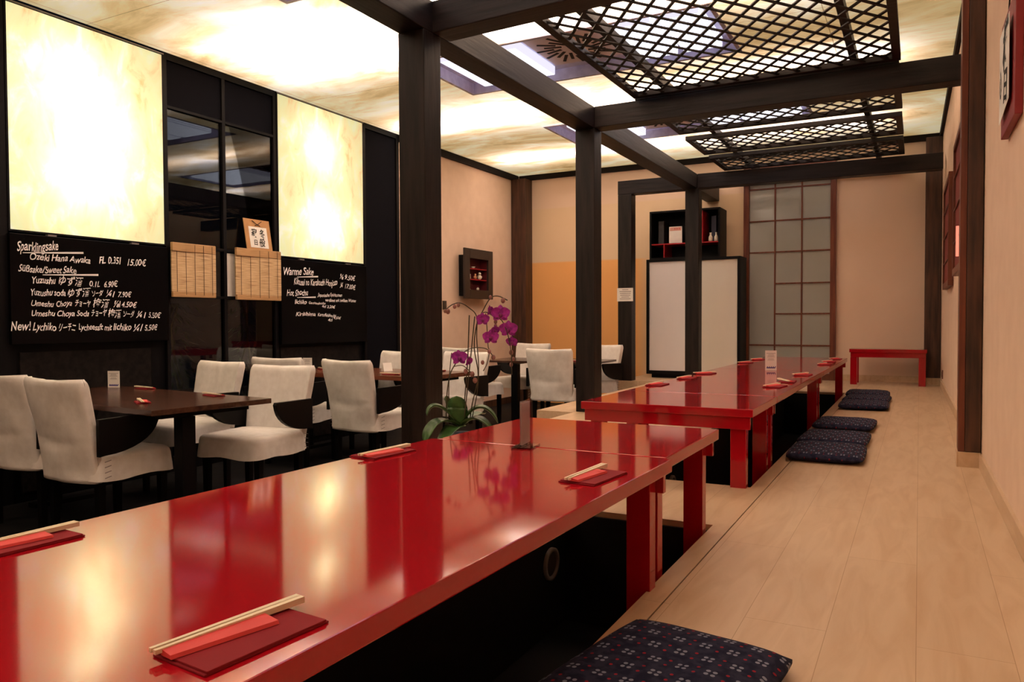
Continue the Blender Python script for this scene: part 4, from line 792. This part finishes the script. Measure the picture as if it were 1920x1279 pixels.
# white screen cabinet and shelf above it
YCF = 9.55
t = thing('screen_cabinet', 'black framed cabinet with two white paper doors', 'cabinet', (-2.52, 9.72, 0)); hx = 0.592
MB().box(-hx, hx, -0.13, 0.20, 0.05, 1.52).build('carcass', M_black, t)
MB().box(-hx + 0.05, hx - 0.05, -0.10, 0.19, 0.0005, 0.0495).build('plinth', M_black, t)
mb = MB().box(-hx, hx, -0.17, -0.131, 1.488, 1.52).box(-hx, hx, -0.17, -0.131, 0.05, 0.095).box(-hx, -hx + 0.035, -0.17, -0.131, 0.095, 1.488).box(hx - 0.035, hx, -0.17, -0.131, 0.095, 1.488); mb.build('frame', M_black, t)
MB().box(-hx + 0.036, 0.08, -0.155, -0.140, 0.096, 1.487).build('door', M_whitepanel, t)
tag(MB().box(0.081, hx - 0.036, -0.150, -0.135, 0.096, 1.487).build('door', M_whitepanel2, t), 'creamier right door')
t = thing('shelf_unit', 'black open shelf unit with red boards standing on the white screen cabinet', 'shelf', (-2.622, 9.72, 1.5205)); hx = 0.447; H = 0.61
MB().box(-hx, hx, 0.18, 0.20, 0, H).box(-hx, -hx + 0.022, -0.17, 0.18, 0, H).box(hx - 0.022, hx, -0.17, 0.18, 0, H).box(-hx + 0.022, hx - 0.022, -0.17, 0.18, H - 0.022, H).box(-hx + 0.022, hx - 0.022, -0.17, 0.18, 0, 0.018).build('carcass', M_black, t)
MB().box(-hx + 0.023, hx - 0.023, -0.16, 0.178, 0.182, 0.196).build('shelf_board', M_redshelf, t)
MB().box(0.218, 0.232, -0.16, 0.178, 0.1965, H - 0.023).build('divider', M_redshelf, t)
MB().box(-0.268, -0.254, -0.16, 0.178, 0.0185, 0.1815).build('divider', M_redshelf, t)
SZ = 1.5205 + 0.1965
def brochure(x, y, rz, wd, h, label):
    t = thing('brochure', label, 'brochure', (x, y, SZ), rz)
    MB().box(-wd / 2, wd / 2, -0.003, 0.003, 0, h).build('page', M_paper, t); mb = MB()
    stroke(mb, (-wd * 0.44, h * 0.86), (wd * 0.44, h * 0.86), 0.022, 0.022, (0, -0.003, 0), (1, 0, 0), (0, 0, 1), 0.0008); mb.build('header', plain('pink_print', (0.62, 0.30, 0.24), 0.6), t, fix=False)
    mb = MB()
    for k in range(3): stroke(mb, (-wd * 0.05 + k * 0.028, h * 0.82), (-wd * 0.05 + k * 0.028, h * 0.92), 0.006, 0.006, (0, -0.003, 0), (1, 0, 0), (0, 0, 1), 0.0014)
    mb.build('lettering', M_redink, t, fix=False)
brochure(-2.752, 9.63, 0.05, 0.165, 0.215, 'white brochure with pink heading on the left of the black shelf')
brochure(-2.475, 9.60, 0.0, 0.09, 0.215, 'white brochure half hidden by the post on the black shelf')
t = tag(MB().box(-2.985, -2.915, 9.66, 9.86, SZ, SZ + 0.30).build('book', M_greybook, bevel=0.002), 'dark book standing at the left of the black shelf', 'book')
t = tag(MB().box(-2.315, -2.255, 9.70, 9.86, SZ, SZ + 0.33).build('book', M_navybook, bevel=0.002), 'navy book standing behind the two bottles on the black shelf', 'book')
def flask(x, label):
    t = thing('sake_flask', label, 'flask', (x, 9.62, SZ)); MB().lathe([(0.02, 0.0005), (0.026, 0.01), (0.026, 0.055), (0.012, 0.08), (0.011, 0.10), (0.015, 0.112), (0.011, 0.112)], 16).build('body', M_ceram, t, smooth=True)
flask(-2.305, 'small pale flask, left of two on the black shelf'); flask(-2.235, 'small pale flask, right of two on the black shelf')
# black display cabinet on the cream left wall
t = thing('display_cabinet', 'black wall cabinet with red shelves of small figurines', 'cabinet', (XL + 0.001, 8.69, 1.03))
MB().box(0, 0.012, -0.27, 0.27, 0.035, 0.565).box(0.012, 0.12, -0.27, -0.255, 0.035, 0.565).box(0.012, 0.12, 0.255, 0.27, 0.035, 0.565).box(0.012, 0.12, -0.255, 0.255, 0.55, 0.565).box(0.012, 0.12, -0.255, 0.255, 0.035, 0.05).build('box', M_black, t)
MB().box(0.1205, 0.150, -0.36, -0.235, 0, 0.645).box(0.1205, 0.150, 0.24, 0.36, 0, 0.645).box(0.1205, 0.150, -0.235, 0.24, 0.52, 0.645).box(0.1205, 0.150, -0.235, 0.24, 0, 0.115).build('frame', plain('black_brown_frame', (0.022, 0.013, 0.011), 0.5), t, bevel=0.004)
MB().box(0.0125, 0.115, 0.25, 0.2545, 0.051, 0.549).box(0.0125, 0.0155, -0.254, 0.25, 0.051, 0.549).build('lining', plain('dark_red_lining', (0.10, 0.004, 0.008), 0.6), t)
for z in (0.245, 0.385): MB().box(0.016, 0.119, -0.254, 0.249, z, z + 0.011).build('shelf_board', M_redshelf, t)
def figurine(y, z, s, mat, label, kind=0):
    o = MB()
    if kind == 0: o.ball((0, 0, 0.30 * s), 0.30 * s); o.ball((0, 0.05 * s, 0.72 * s), 0.20 * s); o.ball((0.1 * s, 0.2 * s, 0.35 * s), 0.14 * s)
    elif kind == 1: o.lathe([(0.2 * s, 0), (0.30 * s, 0.15 * s), (0.22 * s, 0.5 * s), (0.25 * s, 0.7 * s), (0.03 * s, 0.95 * s)], 12)
    else: o.lathe([(0.2 * s, 0), (0.42 * s, 0.35 * s), (0.38 * s, 0.35 * s), (0.15 * s, 0.08 * s)], 14)
    q = o.build('figurine', mat, smooth=True); q.location = (XL + 0.085, y, z + 0.0006); tag(q, label, 'figurine', 'figurines in the wall cabinet'); return q
Z1_, Z2_, Z3_ = 1.03 + 0.051, 1.03 + 0.256, 1.03 + 0.396
figurine(8.535, Z2_, 0.085, M_ceram, 'slim pale figurine at the left of the middle red shelf', 1)
figurine(8.685, Z2_, 0.085, M_orangeceram, 'orange figurine on the middle red shelf', 0)
figurine(8.800, Z2_, 0.110, M_ceram, 'large cream figurine at the right of the middle red shelf', 0)
figurine(8.64, Z3_, 0.07, M_ceram, 'small pale bowl on the upper red shelf', 2)
figurine(8.53, Z1_ + 0.01, 0.09, M_ceram, 'small pale figurine at the left on the cabinet bottom', 1)
figurine(8.75, Z1_ + 0.01, 0.10, M_ceram, 'pale pinkish figurine at the right on the cabinet bottom', 0)
# small fittings
def plate(name, label, cat, loc, dims, mat):
    t = thing(name, label, cat, loc); MB().box(0, dims[0], -dims[1], dims[1], -dims[2], dims[2]).build('plate', mat, t, bevel=0.002); s = 1 if dims[0] > 0 else -1
    MB().box(min(dims[0], dims[0] + 0.004 * s) + 0.0002 * s, max(dims[0], dims[0] + 0.004 * s), -dims[1] * 0.6, dims[1] * 0.6, -dims[2] * 0.6, dims[2] * 0.6).build('rocker', M_switch, t)
plate('light_switch', 'small dark light switch on the cream wall below the display cabinet', 'switch', (XL + 0.0005, 8.07, 0.94), (0.012, 0.04, 0.055), M_switch)
plate('wall_socket', 'small brown socket low on the far end of the right wall', 'socket', (xr(9.2) - 0.0005, 9.2, 0.16), (-0.010, 0.03, 0.045), M_redwood_z)
# paper notice on the left post
t = thing('paper_notice', 'white printed paper notice taped to the dark post', 'notice', (-3.183, 8.949, 0.975)); MB().box(-0.105, 0.10, -0.003, -0.001, 0, 0.162).build('sheet', M_paper, t)
mb = MB()
for k, wd in enumerate((0.04, 0.075, 0.07, 0.065, 0.05, 0.07)): stroke(mb, (-wd, 0.142 - 0.0225 * k), (wd, 0.142 - 0.0225 * k), 0.0035, 0.0035, (0, -0.003, 0), (1, 0, 0), (0, 0, 1), 0.0008)
mb.build('lettering', M_greyink, t, fix=False)
# red calligraphy plaque, right wall
t = thing('calligraphy_plaque', 'red plaque with white calligraphy paper on the right wall by the frame edge', 'plaque', (xr(3.24) - 0.001, 3.24, 1.42), math.atan(0.0115))
MB().box(-0.024, 0, -0.21, 0.21, 0, 0.42).build('backboard', M_crimson, t, bevel=0.003)
pp = MB().prism([(-0.15, 0.07), (0.145, 0.04), (0.145, 0.36), (-0.15, 0.36)], lambda a, b: (-0.0345, a, b), lambda a, b: (-0.0360, a, b)).build('paper_sheet', M_paper, t)
lettering([('樽', -0.03, 0.22, 0.13, 0.22, 0.12), ('日', 0.0, 0.09, 0.11, 0.09, 0.09), ('心', -0.13, 0.14, -0.06, 0.14, 0.08)], (-0.0360, 0, 0), (0, -1, 0), (0, 0, 1), M_ink, pp, name='brush_lettering', shear=0.1, jitter=0.1, off=0.001, bold=0.03)
MB().box(-0.0344, -0.0241, -0.06, 0.12, 0.10, 0.30).build('mount', M_crimson, t)
MB().tube([(-0.012, 0.13, 0.419), (-0.014, 0.0, 0.62), (-0.012, -0.13, 0.419)], 0.003, 5).build('hanging_cord', M_ink, t)
# two red lit wall lanterns
def wall_lantern(y0, y1, z0, z1, label, lit):
    yc = (y0 + y1) / 2; h = (y1 - y0) / 2; H = z1 - z0; D = 0.042; t = thing('wall_lantern', label, 'wall lamp', (xr(yc) - 0.001, yc, z0), math.atan(0.0115), 'red wall lanterns')
    MB().box(-D, 0, -h, h, 0, 0.05).box(-D, 0, -h, h, H - 0.04, H).box(-D, 0, -h, -h + 0.04, 0.05, H - 0.04).box(-D, 0, h - 0.04, h, 0.05, H - 0.04).build('frame', M_redwood_z, t, bevel=0.003)
    MB().box(-D + 0.016, -0.004, -h + 0.041, h - 0.041, 0.051, H - 0.041).build('paper_shade', M_lampred, t)
    mb = MB()
    for k in (1, 2, 3): mb.bar((-D + 0.010, -h + 0.041, H * k / 4), (-D + 0.010, h - 0.041, H * k / 4), 0.010, 0.010)
    for k in (1, 2): mb.bar((-D + 0.010, -h + 2 * h * k / 3, 0.05), (-D + 0.010, -h + 2 * h * k / 3, H - 0.04), 0.010, 0.010)
    mb.build('muntin', M_redwood_z, t)
    if lit: MB().tube([(-D + 0.003, -0.10, 0.10), (-D + 0.003, -0.10, 0.30)], 0.014, 8).build('lamp_tube', M_lamptube, t, smooth=True)
wall_lantern(5.40, 6.60, 1.06, 2.02, 'red lattice wall lantern with a glowing tube, just behind the broad right post', True)
wall_lantern(7.30, 8.40, 1.02, 1.96, 'unlit red lattice wall lantern farther along the right wall', False)
